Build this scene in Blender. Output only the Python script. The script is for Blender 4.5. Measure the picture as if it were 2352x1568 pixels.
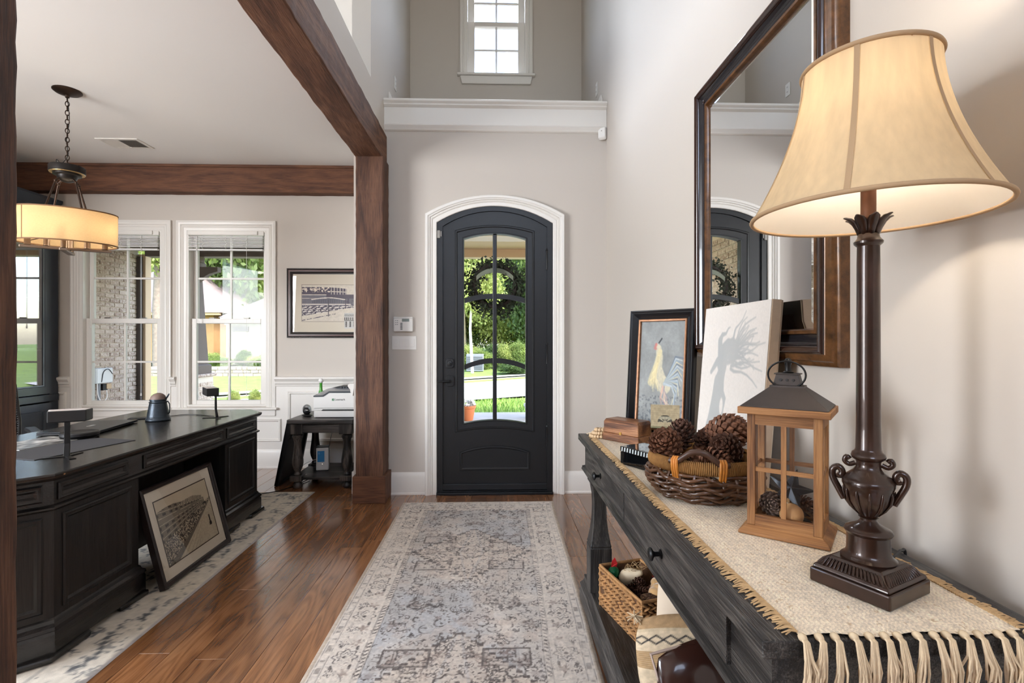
import bpy, bmesh, math, random
import numpy as np
from mathutils import Vector, Matrix
random.seed(7)
SC = bpy.context.scene
for _o in list(bpy.data.objects): bpy.data.objects.remove(_o)
COL = SC.collection
PI = math.pi
R = math.radians
UW_ = 5.62

# ------------------------------------------------------------------ camera
EYE = 1.29
cam_d = bpy.data.cameras.new('camera'); cam_d.sensor_width = 36; cam_d.lens = 18.0
cam_d.clip_start = .02; cam_d.clip_end = 400
cam = bpy.data.objects.new('camera', cam_d); COL.objects.link(cam)
cam.location = (0, 0, EYE); cam.rotation_euler = (R(90), 0, -math.atan(36/1176))
SC.camera = cam
try:        # keep the light paths affordable
    cy = SC.cycles; cy.max_bounces = 7; cy.diffuse_bounces = 4; cy.glossy_bounces = 4; cy.transparent_max_bounces = 10
    cy.caustics_reflective = False; cy.caustics_refractive = False; cy.adaptive_threshold = .08; cy.adaptive_min_samples = 16
except Exception: pass

# ------------------------------------------------------------------ world, sun, daylight
SC.view_settings.view_transform = 'Standard'; SC.view_settings.look = 'None'
SC.view_settings.gamma = 1; SC.view_settings.use_curve_mapping = False
SC.view_settings.exposure = -0.06
W = bpy.data.worlds.new('sky'); SC.world = W; W.use_nodes = True
wn = W.node_tree.nodes; wl = W.node_tree.links
bgn = wn['Background']
sky = wn.new('ShaderNodeTexSky')
try:
    sky.sky_type = 'NISHITA'; sky.sun_disc = False
    sky.sun_elevation = R(50); sky.sun_rotation = R(120); sky.altitude = 200; sky.dust_density = 2.5; sky.air_density = 1.0
except Exception: pass
wl.new(sky.outputs[0], bgn.inputs[0]); bgn.inputs[1].default_value = 1.7

def light(name, kind, loc, energy, col=(1, 1, 1), size=1, size_y=None, rot=(0, 0, 0), aim=None):
    l = bpy.data.lights.new(name, kind); l.energy = energy; l.color = col
    if kind == 'AREA':
        l.size = size
        if size_y: l.shape = 'RECTANGLE'; l.size_y = size_y
    elif kind == 'SUN': l.angle = R(0.6)
    else: l.shadow_soft_size = size
    o = bpy.data.objects.new(name, l); COL.objects.link(o); o.location = loc
    if aim is not None:
        o.rotation_euler = (Vector(aim) - Vector(loc)).to_track_quat('-Z', 'Y').to_euler()
    else: o.rotation_euler = rot
    return o
light('sun', 'SUN', (20, -20, 30), 3.0, (1, .94, .84), aim=(20-18, -20+14, 30-26))
# daylight of the hall and high windows; side and upstairs lamps are added fill
light('hall_window_daylight', 'AREA', (0.0, -5.95, 5.15), 120, (.93, .96, 1), 4.2, 1.7, aim=(0, 3, 2.0))
light('office_side_fill', 'AREA', (-4.8, 0.4, 1.75), 320, (.95, .97, 1), 2.2, 1.9, aim=(-2.0, 1.6, 1.6))  # lamp at an unseen side opening, added to brighten the office
light('upstairs_fill', 'AREA', (-4.3, 3.7, 4.9), 190, (.86, .92, 1), 1.5, 1.9, aim=(.9, 1.2, 3.8))  # lamp added upstairs to light the right wall through the overlook
light('high_window_daylight', 'AREA', (0, UW_+.75, 5.75), 170, (.84, .915, 1), .9, .9, aim=(0, 4.6, 4.2))
def portal(name, loc, sx, sy, aim):
    o = light(name, 'AREA', loc, 1, (1, 1, 1), sx, sy, aim=aim); o.data.cycles.is_portal = True

# ------------------------------------------------------------------ helpers
def S(r, g, b):
    def f(c):
        c /= 255.
        return c/12.92 if c <= .04045 else ((c+.055)/1.055)**2.4
    return (f(r), f(g), f(b), 1)

class MB:
    """collects shapes into one mesh"""
    def __init__(s): s.v = []; s.f = []; s.m = Matrix()
    def add(s, vs, fs):
        n = len(s.v)
        s.v += [tuple(s.m @ Vector(p)) for p in vs]
        s.f += [tuple(i+n for i in q) for q in fs]
        return s
    def box(s, x0, x1, y0, y1, z0, z1):
        return s.add([(x0,y0,z0),(x1,y0,z0),(x1,y1,z0),(x0,y1,z0),(x0,y0,z1),(x1,y0,z1),(x1,y1,z1),(x0,y1,z1)],
                     [(0,3,2,1),(4,5,6,7),(0,1,5,4),(1,2,6,5),(2,3,7,6),(3,0,4,7)])
    def cbox(s, c, d):
        return s.box(c[0]-d[0]/2, c[0]+d[0]/2, c[1]-d[1]/2, c[1]+d[1]/2, c[2]-d[2]/2, c[2]+d[2]/2)
    def stack(s, rings, cap=True, closed=True):
        """rings: list of equally long point loops, skinned in order"""
        n = len(rings[0]); vs = [p for r in rings for p in r]; fs = []
        for k in range(len(rings)-1):
            for i in range(n if closed else n-1):
                j = (i+1) % n
                fs.append((k*n+i, k*n+j, (k+1)*n+j, (k+1)*n+i))
        if cap:
            fs.append(tuple(range(n-1, -1, -1))); fs.append(tuple((len(rings)-1)*n+i for i in range(n)))
        return s.add(vs, fs)
    def lathe(s, prof, n=24, c=(0, 0), sx=1, sy=1, cap=True):
        return s.stack([[(c[0]+r*sx*math.cos(2*PI*i/n), c[1]+r*sy*math.sin(2*PI*i/n), z) for i in range(n)] for r, z in prof], cap)
    def sq(s, prof, c=(0, 0)):
        """square-section stack: (half_x, half_y, z)"""
        return s.stack([[(c[0]-a, c[1]-b, z), (c[0]+a, c[1]-b, z), (c[0]+a, c[1]+b, z), (c[0]-a, c[1]+b, z)] for a, b, z in prof])
    def prism(s, pts, a, b, axis='y'):
        """polygon extruded along an axis"""
        def q(p, t):
            return {'y': (p[0], t, p[1]), 'x': (t, p[0], p[1]), 'z': (p[0], p[1], t)}[axis]
        n = len(pts)
        vs = [q(p, a) for p in pts] + [q(p, b) for p in pts]
        fs = [tuple(range(n)), tuple(range(2*n-1, n-1, -1))] + [(i, n+i, n+(i+1) % n, (i+1) % n) for i in range(n)]
        return s.add(vs, fs)
    def tube(s, pts, r, n=8, closed=False, flat=1.0):
        pts = [Vector(p) for p in pts]; rs = r if isinstance(r, (list, tuple)) else [r]*len(pts)
        rings = []; up = Vector((0, 0, 1)); last = None
        m = len(pts)
        for i, p in enumerate(pts):
            if closed: t = pts[(i+1) % m]-pts[i-1]
            else: t = pts[min(i+1, m-1)]-pts[max(i-1, 0)]
            t.normalize()
            if last is None:
                a = t.cross(up)
                if a.length < .05: a = t.cross(Vector((1, 0, 0)))
            else: a = last - t*last.dot(t)
            a.normalize(); last = a; b = t.cross(a)
            rings.append([tuple(p + (a*math.cos(2*PI*k/n) + b*math.sin(2*PI*k/n)*flat)*rs[i]) for k in range(n)])
        if closed: rings.append(rings[0]); return s.stack(rings, cap=False)
        return s.stack(rings)
    def sphere(s, c, r, n=12, m=8, sc=(1, 1, 1)):
        return s.stack([[(c[0]+r*sc[0]*math.sin(PI*k/m)*math.cos(2*PI*i/n), c[1]+r*sc[1]*math.sin(PI*k/m)*math.sin(2*PI*i/n), c[2]-r*sc[2]*math.cos(PI*k/m)) for i in range(n)]
                        for k in [0.12]+list(range(1, m))+[m-.12]])
    def frame(s, x0, x1, z0, z1, w, y0, y1):
        """flat rectangular frame in XZ of width w, from y0 to y1 - mitred profile"""
        return s.profile_frame(x0, x1, z0, z1, [(0, y1), (0, y0), (w, y0), (w, y1)])
    def profile_frame(s, x0, x1, z0, z1, prof):
        """prof: (inset from the outside, y); swept round a rectangle in XZ"""
        rings = [[(x0+t, y, z0+t), (x1-t, y, z0+t), (x1-t, y, z1-t), (x0+t, y, z1-t)] for t, y in prof]
        rings.append(rings[0]); return s.stack(rings, cap=False)
    def build(s, name, mat=None, parent=None, bevel=0, smooth=None, seg=2):
        me = bpy.data.meshes.new(name); me.from_pydata(s.v, [], s.f); me.update()
        bm = bmesh.new(); bm.from_mesh(me); bmesh.ops.recalc_face_normals(bm, faces=bm.faces); bm.to_mesh(me); bm.free()
        return link(name, me, mat, parent, bevel, smooth, seg)

def link(name, me, mat=None, parent=None, bevel=0, smooth=None, seg=2):
    o = bpy.data.objects.new(name, me); COL.objects.link(o)
    if mat: me.materials.append(mat)
    if parent: o.parent = parent
    if smooth:
        me.polygons.foreach_set('use_smooth', [True]*len(me.polygons)); me.set_sharp_from_angle(angle=R(smooth))
    if bevel:
        b = o.modifiers.new('bevel', 'BEVEL'); b.width = bevel; b.segments = seg; b.limit_method = 'ANGLE'; b.angle_limit = R(40)
        b.harden_normals = False
    return o

def tag(o, label=None, cat=None, group=None, kind=None):
    if label: o['label'] = label
    if cat: o['category'] = cat
    if group: o['group'] = group
    if kind: o['kind'] = kind
    return o
def thing(name, label, cat, loc=(0, 0, 0), rz=0, group=None):
    o = bpy.data.objects.new(name, None); COL.objects.link(o); o.empty_display_size = .05
    o.location = loc; o.rotation_euler = (0, 0, rz)
    return tag(o, label, cat, group)
def struct(o, label=None, cat=None):
    o['kind'] = 'structure'
    return tag(o, label, cat)
def copy_tree(o, parent=None):
    c = o.copy(); COL.objects.link(c); c.parent = parent
    for ch in list(o.children): copy_tree(ch, c)
    return c
def grid_mesh(name, P):
    """P: (h,w,3) array of points"""
    h, w = P.shape[:2]; me = bpy.data.meshes.new(name)
    me.vertices.add(h*w); me.vertices.foreach_set('co', P.reshape(-1).astype(np.float32))
    idx = np.arange(h*w).reshape(h, w)
    q = np.stack([idx[:-1, :-1], idx[:-1, 1:], idx[1:, 1:], idx[1:, :-1]], -1).reshape(-1)
    n = (h-1)*(w-1)
    me.loops.add(4*n); me.loops.foreach_set('vertex_index', q.astype(np.int32))
    me.polygons.add(n); me.polygons.foreach_set('loop_start', np.arange(0, 4*n, 4, dtype=np.int32))
    me.update(calc_edges=True); me.validate()
    return me
def lin(a):
    a = np.clip(a, 0, 1); return np.where(a <= .04045, a/12.92, ((a+.055)/1.055)**2.4)
def paint(me, rgb):
    """rgb (h,w,3) sRGB 0..1 -> point colours"""
    n = rgb.shape[0]*rgb.shape[1]; c = np.ones((n, 4), np.float32); c[:, :3] = lin(rgb.reshape(-1, 3))
    at = me.color_attributes.new('print', 'FLOAT_COLOR', 'POINT'); at.data.foreach_set('color', c.reshape(-1))
def vnoise(h, w, cells, seed, octaves=3, aspect=1.0):
    """value noise in 0..1"""
    rg = np.random.RandomState(seed); out = np.zeros((h, w)); amp = 1; tot = 0
    for o in range(octaves):
        gy = max(2, int(cells*aspect*2**o)); gx = max(2, int(cells*2**o)); g = rg.rand(gy+2, gx+2)
        y = np.linspace(0, gy, h); x = np.linspace(0, gx, w); yi = y.astype(int); xi = x.astype(int)
        fy = (y-yi)[:, None]; fx = (x-xi)[None]; fy = fy*fy*(3-2*fy); fx = fx*fx*(3-2*fx)
        a = g[yi][:, xi]; b = g[yi][:, xi+1]; c = g[yi+1][:, xi]; d = g[yi+1][:, xi+1]
        out += amp*((a*(1-fx)+b*fx)*(1-fy)+(c*(1-fx)+d*fx)*fy); tot += amp; amp *= .5
    return out/tot

# ------------------------------------------------------------------ materials
def nt(name):
    m = bpy.data.materials.new(name); m.use_nodes = True
    t = m.node_tree; return m, t, t.nodes['Principled BSDF']
def node(t, kind, ins=None, **kw):
    n = t.nodes.new(kind)
    for k, v in kw.items(): setattr(n, k, v)
    for k, v in (ins or {}).items():
        if isinstance(v, bpy.types.NodeSocket): t.links.new(v, n.inputs[k])
        else: n.inputs[k].default_value = v
    return n
def coords(t, scale=(1, 1, 1), rnd=0, kind='Object'):
    tc = node(t, 'ShaderNodeTexCoord')
    v = tc.outputs[kind]
    if rnd:
        oi = node(t, 'ShaderNodeObjectInfo')
        mu = node(t, 'ShaderNodeMath', {0: oi.outputs['Random'], 1: rnd}, operation='MULTIPLY')
        cx = node(t, 'ShaderNodeCombineXYZ', {0: mu.outputs[0], 1: mu.outputs[0], 2: mu.outputs[0]})
        v = node(t, 'ShaderNodeVectorMath', {0: v, 1: cx.outputs[0]}, operation='ADD').outputs[0]
    return node(t, 'ShaderNodeMapping', {'Vector': v, 'Scale': scale}).outputs[0]
def ramp(t, fac, stops):
    r = node(t, 'ShaderNodeValToRGB', {0: fac}); e = r.color_ramp.elements
    while len(e) < len(stops): e.new(.5)
    for i, (p, c) in enumerate(stops): e[i].position = p; e[i].color = c if len(c) == 4 else (*c, 1)
    return r.outputs[0]
def bump(t, b, h, strength=.3, dist=.005):
    n = node(t, 'ShaderNodeBump', {'Height': h, 'Strength': strength, 'Distance': dist}); t.links.new(n.outputs[0], b.inputs['Normal'])
def dark(c, k): return (c[0]*k, c[1]*k, c[2]*k, 1)
def M(name, c, rough=.5, metal=0, var=.0, vs=6, bmp=0, bs=60, bd=.003, stretch=(1, 1, 1), coat=0, emit=None, es=0, sheen=0, rnd=0, spec=.5):
    m, t, b = nt(name); b.inputs['Base Color'].default_value = c; b.inputs['Roughness'].default_value = rough; b.inputs['Metallic'].default_value = metal
    b.inputs['Coat Weight'].default_value = coat; b.inputs['Sheen Weight'].default_value = sheen; b.inputs['Specular IOR Level'].default_value = spec
    if var:
        nz = node(t, 'ShaderNodeTexNoise', {'Vector': coords(t, stretch, rnd), 'Scale': vs, 'Detail': 6, 'Roughness': .65})
        t.links.new(ramp(t, nz.outputs[0], [(.28, dark(c, 1-var)), (.72, dark(c, 1+var))]), b.inputs['Base Color'])
    if bmp:
        nz = node(t, 'ShaderNodeTexNoise', {'Vector': coords(t, stretch), 'Scale': bs, 'Detail': 5, 'Roughness': .6}); bump(t, b, nz.outputs[0], bmp, bd)
    if emit: b.inputs['Emission Color'].default_value = emit; b.inputs['Emission Strength'].default_value = es
    return m
def wood(name, c0, c1, c2, axis='y', scale=1, rough=.45, bmp=.25, lines=26, rnd=0, rvar=0, coat=0, knots=0, gw=.16, fine=1.0, blot=.5):
    """contour-line grain running along one axis"""
    m, t, b = nt(name)
    def sc(a, l): return {'x': (l, a, a), 'y': (a, l, a), 'z': (a, a, l)}[axis]
    v = coords(t, tuple(k*scale for k in sc(3.2, .42)), rnd)
    n1 = node(t, 'ShaderNodeTexNoise', {'Vector': v, 'Scale': 1.0, 'Detail': 2.5, 'Roughness': .5, 'Distortion': .35})
    mu = node(t, 'ShaderNodeMath', {0: n1.outputs[0], 1: lines*2*PI}, operation='MULTIPLY')
    si = node(t, 'ShaderNodeMath', {0: mu.outputs[0]}, operation='SINE')
    v2 = coords(t, tuple(k*scale for k in sc(150, 5)), rnd)
    n2 = node(t, 'ShaderNodeTexNoise', {'Vector': v2, 'Scale': 1.0, 'Detail': 3, 'Roughness': .6})
    a = node(t, 'ShaderNodeMath', {0: si.outputs[0], 1: gw}, operation='MULTIPLY')
    n2s = node(t, 'ShaderNodeMath', {0: n2.outputs[0], 1: fine}, operation='MULTIPLY_ADD'); n2s.inputs[2].default_value = .5-.5*fine
    f = node(t, 'ShaderNodeMath', {0: n2s.outputs[0], 1: a.outputs[0]}, operation='ADD')
    n3 = node(t, 'ShaderNodeTexNoise', {'Vector': coords(t, tuple(k*scale for k in sc(7, .8)), rnd), 'Scale': 1.0, 'Detail': 4})
    g = node(t, 'ShaderNodeMath', {0: n3.outputs[0], 1: blot}, operation='MULTIPLY_ADD'); g.inputs[2].default_value = -.5*blot
    f2 = node(t, 'ShaderNodeMath', {0: f.outputs[0], 1: g.outputs[0]}, operation='ADD')
    col = ramp(t, f2.outputs[0], [(.22, c0), (.47, c1), (.74, c2)])
    if knots:
        vk = node(t, 'ShaderNodeTexVoronoi', {'Vector': coords(t, tuple(k*knots for k in sc(1.9, .75)), rnd), 'Scale': 1.0})
        mk = ramp(t, vk.outputs['Distance'], [(.035, (0, 0, 0, 1)), (.13, (1, 1, 1, 1))])
        col = node(t, 'ShaderNodeMix', {0: mk, 6: dark(c0, .35), 7: col}, data_type='RGBA').outputs[2]
    if rvar:
        oi = node(t, 'ShaderNodeObjectInfo')
        mr = node(t, 'ShaderNodeMapRange', {0: oi.outputs['Random'], 3: 1-rvar, 4: 1+rvar})
        col = node(t, 'ShaderNodeVectorMath', {0: col, 1: mr.outputs[0]}, operation='MULTIPLY').outputs[0]
    t.links.new(col, b.inputs['Base Color'])
    b.inputs['Roughness'].default_value = rough; b.inputs['Coat Weight'].default_value = coat; b.inputs['Coat Roughness'].default_value = .14
    bump(t, b, f.outputs[0], bmp, .004)
    return m
def vcol(name, rough=.9, bmp=0, bs=200, sheen=0, coat=0):
    m, t, b = nt(name)
    a = node(t, 'ShaderNodeVertexColor', layer_name='print'); t.links.new(a.outputs[0], b.inputs['Base Color']); b.inputs['Roughness'].default_value = rough
    b.inputs['Sheen Weight'].default_value = sheen; b.inputs['Coat Weight'].default_value = coat; b.inputs['Coat Roughness'].default_value = .05
    if bmp:
        nz = node(t, 'ShaderNodeTexNoise', {'Vector': coords(t), 'Scale': bs, 'Detail': 3}); bump(t, b, nz.outputs[0], bmp, .003)
    return m
def glass(name, tint=(1, 1, 1, 1), k=1.0, rough=0.0):
    """thin pane: clear, with a mirror-like sheen that grows with the angle"""
    m = bpy.data.materials.new(name); m.use_nodes = True; t = m.node_tree; t.nodes.clear()
    o = node(t, 'ShaderNodeOutputMaterial'); tr = node(t, 'ShaderNodeBsdfTransparent', {0: tint}); gl = node(t, 'ShaderNodeBsdfGlossy', {'Roughness': rough})
    lw = node(t, 'ShaderNodeLayerWeight', {'Blend': .5}); pw5 = node(t, 'ShaderNodeMath', {0: lw.outputs['Facing'], 1: 5}, operation='POWER')
    mu = node(t, 'ShaderNodeMath', {0: pw5.outputs[0], 1: .95*min(k, 1.05)}, operation='MULTIPLY_ADD', use_clamp=True); mu.inputs[2].default_value = .04*k
    mx = node(t, 'ShaderNodeMixShader', {0: mu.outputs[0], 1: tr.outputs[0], 2: gl.outputs[0]}); t.links.new(mx.outputs[0], o.inputs[0])
    return m
def cloth_light(name, c, transl=.5, rough=.9, weave=0, stretch=(1, 1, 1)):
    """fabric that lets light through (lamp shades)"""
    m = bpy.data.materials.new(name); m.use_nodes = True; t = m.node_tree; b = t.nodes['Principled BSDF']; b.inputs['Base Color'].default_value = c; b.inputs['Roughness'].default_value = rough
    tl = node(t, 'ShaderNodeBsdfTranslucent', {0: c}); mx = node(t, 'ShaderNodeMixShader', {0: transl, 1: b.outputs[0], 2: tl.outputs[0]})
    if weave:
        nz = node(t, 'ShaderNodeTexNoise', {'Vector': coords(t, stretch), 'Scale': weave, 'Detail': 4})
        cr = ramp(t, nz.outputs[0], [(.3, dark(c, .93)), (.7, dark(c, 1.03))]); t.links.new(cr, b.inputs['Base Color']); t.links.new(cr, tl.inputs[0])
    t.links.new(mx.outputs[0], t.nodes['Material Output'].inputs[0])
    return m

def bulb_glass(name, c, strength):
    m = bpy.data.materials.new(name); m.use_nodes = True; t = m.node_tree; t.nodes.clear()
    o = node(t, 'ShaderNodeOutputMaterial'); e = node(t, 'ShaderNodeEmission', {0: c, 1: strength}); tr = node(t, 'ShaderNodeBsdfTransparent'); mx = node(t, 'ShaderNodeMixShader', {0: .35, 1: tr.outputs[0], 2: e.outputs[0]}); t.links.new(mx.outputs[0], o.inputs[0]); return m
m_wall = M('greige_wall_paint', S(200, 192, 183), .7, bmp=.05, bs=220, bd=.002)
m_white = M('white_trim_paint', S(229, 225, 219), .35)
m_ceil = M('ceiling_paint', S(232, 229, 225), .85)
m_black = M('black_iron_paint', S(17, 18, 21), .42, bmp=.04, bs=300)
m_glass = glass('window_glass', k=.3)
m_oak = wood('oak_floor', S(72, 44, 26), S(130, 86, 53), S(154, 108, 70), 'y', 1.7, .25, .08, 13, rnd=37, rvar=.2, coat=.7, gw=.10, fine=.5, blot=.4)
m_beam_y = wood('stained_cedar_y', S(62, 38, 26), S(96, 62, 44), S(128, 90, 66), 'y', 1.6, .7, .6, 8, gw=.09, knots=1.0)
m_beam_x = wood('stained_cedar_x', S(58, 34, 22), S(92, 56, 36), S(116, 76, 50), 'x', 1.6, .7, .5, 8, gw=.09, knots=1.0)
m_beam_z = wood('stained_cedar_z', S(46, 28, 20), S(80, 50, 35), S(110, 76, 55), 'z', 1.6, .7, .55, 7, gw=.09, knots=1.0)
m_bronze = M('dark_bronze', S(62, 48, 40), .38, .8, var=.25, vs=20)
m_blackmetal = M('black_metal', S(18, 18, 19), .4, .3)
m_plastic_b = M('black_plastic', S(22, 22, 24), .45)
m_plastic_w = M('white_plastic', S(232, 230, 226), .4)
m_grey = M('grey_plastic', S(120, 124, 128), .4)
# ================================================================== the setting
XR, XL, DW, OW, UW = .938, -.94, 4.35, 5.32, 5.62
def wallbox(name, boxes, label, mat=None):
    b = MB()
    for q in boxes: b.box(*q)
    return struct(b.build(name, mat or m_wall), label, 'wall')
# floor: a subfloor with oak planks laid along the hall
fl = MB().box(-4.85, .938, -1.6, 5.32, -.08, -.012).box(-3.2, 3.2, -6.2, -1.6, -.08, 0).build('floor', m_oak)
struct(fl, 'stained oak plank floor of the hall and office', 'floor')
pw = .1272
rp = random.Random(3)
x = XR; 
while x > -4.84:
    x0 = max(x-pw, -4.85); yend = DW+.02 if x0 > -1.2 else OW
    y = yend; first = True
    while y > -.2:
        L = rp.uniform(.35, 1.5) if first else rp.uniform(.9, 1.9)
        first = False; y0 = y-L
        if y0 < .4: y0 = -1.6
        w = (x-x0)/2-.0006; h = (y-y0)/2-.0008
        o = MB().sq([(w, h, -.011), (w, h, -.0012), (w-.0012, h-.0012, 0)]).build('plank', m_oak, fl)
        o.location = ((x+x0)/2, (y+y0)/2, 0); y = y0
    x = x0

# right wall, door wall, upper walls, office walls, hall behind the camera
wallbox('wall_right', [(XR, XR+.14, -2.2, UW+.15, 0, 6.2)], 'long plain greige wall behind the console table')
def arc(x0, x1, zs, rise, n=20):
    c = x1-x0; rad = c*c/8/rise+rise/2; xm = (x0+x1)/2; zc = zs+rise-rad; a = math.asin(c/2/rad)
    return [(xm+rad*math.sin(a*(1-2*i/n)), zc+rad*math.cos(a*(1-2*i/n))) for i in range(n+1)]   # right to left
DX0, DX1 = -.502, .480
opening = [(DX1, 0)]+arc(DX0, DX1, 2.292, .143)+[(DX0, 0)]
wf = MB().prism([(XR, 0)]+[(XR, 3.12), (-1.2, 3.12), (-1.2, 0)]+opening[::-1], DW, DW+.15).build('wall_front', m_wall)
struct(wf, 'greige wall around the arched black front door', 'wall')
wx0, wx1, wz0, wz1 = -.335, .335, 4.21, 5.34
wallbox('wall_upper', [(XL-.2, wx0, UW, UW+.15, 3.3, 6.2), (wx1, XR, UW, UW+.15, 3.3, 6.2), (wx0, wx1, UW, UW+.15, 3.3, wz0), (wx0, wx1, UW, UW+.15, wz1, 6.2),
                       (-1.2, XR, DW+.15, UW+.15, 3.06, 3.3)], 'recessed upper wall with the small high window')
wallbox('wall_left', [(XL-.14, XL, -2.2, UW, 3.02, 3.27), (XL-.14, XL, 3.868, UW, 3.27, 6.2), (XL-.14, XL, -2.2, 3.868, 5.7, 6.2), (XL-.14, XL, -2.2, -1.2, 3.27, 5.7)],
        'upper wall above the timber beam with an open overlook')
wallbox('wall_return', [(-1.2, -1.02, DW+.02, OW+.02, 0, 3.1)], 'short wall between office and entry behind the timber post', m_white)
A0, A1, B0, B1, Z0, Z1 = -4.2, -3.405, -3.15, -2.355, .63, 2.42
wallbox('wall_office', [(-4.85, A0, OW, OW+.15, 0, 3.1), (A1, B0, OW, OW+.15, 0, 3.1), (B1, -1.02, OW, OW+.15, 0, 3.1),
                        (A0, A1, OW, OW+.15, 0, Z0), (A0, A1, OW, OW+.15, Z1, 3.1), (B0, B1, OW, OW+.15, 0, Z0), (B0, B1, OW, OW+.15, Z1, 3.1)], 'office wall with two tall white windows')
wallbox('wall_office_left', [(-5.0, -4.85, -1.6, -.8, 0, 3.1), (-5.0, -4.85, 1.6, OW+.15, 0, 3.1), (-5.0, -4.85, -.8, 1.6, 0, .7), (-5.0, -4.85, -.8, 1.6, 2.75, 3.1)], 'office side wall behind the dark cabinet')
wallbox('wall_office_back', [(-5.0, -1.0, -1.75, -1.6, 0, 3.1)], 'office wall behind the viewer')
wallbox('wall_hall_back', [(-3.3, -2.2, -6.3, -6.15, 0, 6.2), (2.2, 3.3, -6.3, -6.15, 0, 6.2), (-2.2, 2.2, -6.3, -6.15, 0, 4.2), (-2.2, 2.2, -6.3, -6.15, 6.1, 6.2),
                           (-3.3, -3.15, -6.2, -1.75, 0, 6.2), (3.15, 3.3, -6.2, -2.2, 0, 6.2), (XR+.14, 3.3, -2.2, -2.05, 0, 6.2), (-3.3, -1.0, -1.75, -1.6, 3.3, 6.2), (-1.08, -1.0, -1.75, -.6, 0, 3.02)], 'hall walls behind the viewer')
wallbox('wall_upstairs', [(-4.6, -4.45, -2, 5.4, 3.3, 3.9), (-4.6, -4.45, -2, 2.8, 3.9, 5.9), (-4.6, -4.45, 4.5, 5.4, 3.9, 5.9), (-4.6, -4.45, -2, 5.4, 5.9, 6.2), (-4.6, -1.08, 4.6, 4.75, 3.3, 6.2)], 'upstairs landing walls beyond the overlook')
oc = MB().box(-5.0, -1.0, -1.75, OW+.15, 3.055, 3.12).build('ceiling', m_ceil); struct(oc, 'flat white office ceiling', 'ceiling')
struct(MB().box(-4.6, -1.08, -2, 4.75, 3.14, 3.3).build('floor_upstairs', m_wall), 'upstairs landing floor above the office', 'floor')
struct(MB().box(-4.6, 3.3, -6.3, UW+.2, 6.2, 6.3).build('ceiling_hall', m_ceil), 'high ceiling of the two storey hall', 'ceiling')

# moulded ledge over the door and the niche floor
pr = [(4.5, 3.318), (4.292, 3.318), (4.284, 3.31), (4.284, 3.298), (4.292, 3.288), (4.302, 3.282), (4.302, 3.272), (4.314, 3.262), (4.326, 3.256), (4.326, 3.12), (4.322, 3.112), (4.31, 3.104), (4.318, 3.09), (4.326, 3.082), (4.33, 3.072), (4.338, 3.066), (DW, 3.062), (4.5, 3.062)]
struct(MB().prism(pr, -.945, XR-.002, 'x').build('trim_1', m_white, smooth=25), 'wide moulded white ledge above the front door', 'ledge')
b = MB()
for xs in ((XL, XL+.016), (XR-.016, XR)): b.prism([(xs[0], 3.3), (xs[1], 3.3), (xs[1], 3.44), ((xs[0]+xs[1])/2, 3.47), (xs[0], 3.47)] , 4.5, UW)
struct(b.build('baseboard_niche', m_white), 'white baseboards along the niche over the ledge', 'baseboard')

# baseboards
def base_run(name, pts_axis, a, c, face, h, label, sgn=-1):
    pr = [(face, 0), (face+sgn*.022, 0), (face+sgn*.022, .012), (face+sgn*.015, .02), (face+sgn*.015, h-.035), (face+sgn*.011, h-.022), (face+sgn*.007, h-.006), (face+sgn*.003, h), (face, h)]
    struct(MB().prism(pr, a, c, pts_axis).build(name, m_white, smooth=25), label, 'baseboard')
base_run('baseboard_front_left', 'x', -.9, -.598, DW, .187, 'white baseboard between timber post and front door')
base_run('baseboard_front_right', 'x', .576, XR-.002, DW, .187, 'white baseboard right of the front door')
base_run('baseboard_right', 'y', -2, DW-.002, XR, .187, 'white baseboard along the wall behind the console table')
base_run('baseboard_office', 'x', -4.85, -1.2, OW-.014, .19, 'white baseboard under the office windows')

# arched door casing
inn = [(DX1, 0)]+arc(DX0, DX1, 2.292, .143)+[(DX0, 0)]
out = [(.576, 0)]+arc(-.597, .576, 2.362, .162)+[(-.597, 0)]
rings = []
for t_, y_ in [(0, DW+.04), (0, 4.328), (.06, 4.324), (.3, 4.324), (.36, 4.328), (.42, 4.32), (.5, 4.318), (.56, 4.322), (.6, 4.312), (.7, 4.31), (.76, 4.304), (.95, 4.303), (1, 4.308), (1, DW)]:
    rings.append([(p[0]*(1-t_)+q[0]*t_, y_, p[1]*(1-t_)+q[1]*t_) for p, q in zip(inn, out)])
struct(MB().stack(rings, cap=False, closed=False).build('trim_2', m_white, smooth=30), 'arched white casing around the front door', 'door casing')

# front door
door = struct(thing('door_1', 'arched black iron front door with six tall panes', 'door'))
def dloop(x0, x1, zb, zs, rise, brise=0, n=20, nb=10, nv=6):
    bot = [(x0+(x1-x0)*i/nb, zb+brise*(1-(2*i/nb-1)**2)) for i in range(nb)]
    rt = [(x1, zb+(zs-zb)*i/nv) for i in range(nv)]
    lf = [(x0, zs+(zb-zs)*i/nv) for i in range(1, nv)]
    return bot+rt+arc(x0, x1, zs, rise, n)+lf
def lp(l, y): return [(p[0], y, p[1]) for p in l]
o1 = dloop(DX0+.002, DX1-.002, 0.002, 2.29, .143); o2 = dloop(DX0+.049, DX1-.049, .03, 2.262, .133)
MB().stack([lp(o1, 4.336), lp(o2, 4.336), lp(o2, 4.36), lp(o2, 4.47), lp(o1, 4.47), lp(o1, 4.336)], cap=False).build('door_frame', m_black, door, smooth=30)
s1 = dloop(DX0+.0494, DX1-.0494, .0304, 2.2616, .1328)
g0 = dloop(-.275, .25, .594, 2.16, .044, .03); g1 = dloop(-.268, .243, .602, 2.156, .042, .03)
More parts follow.
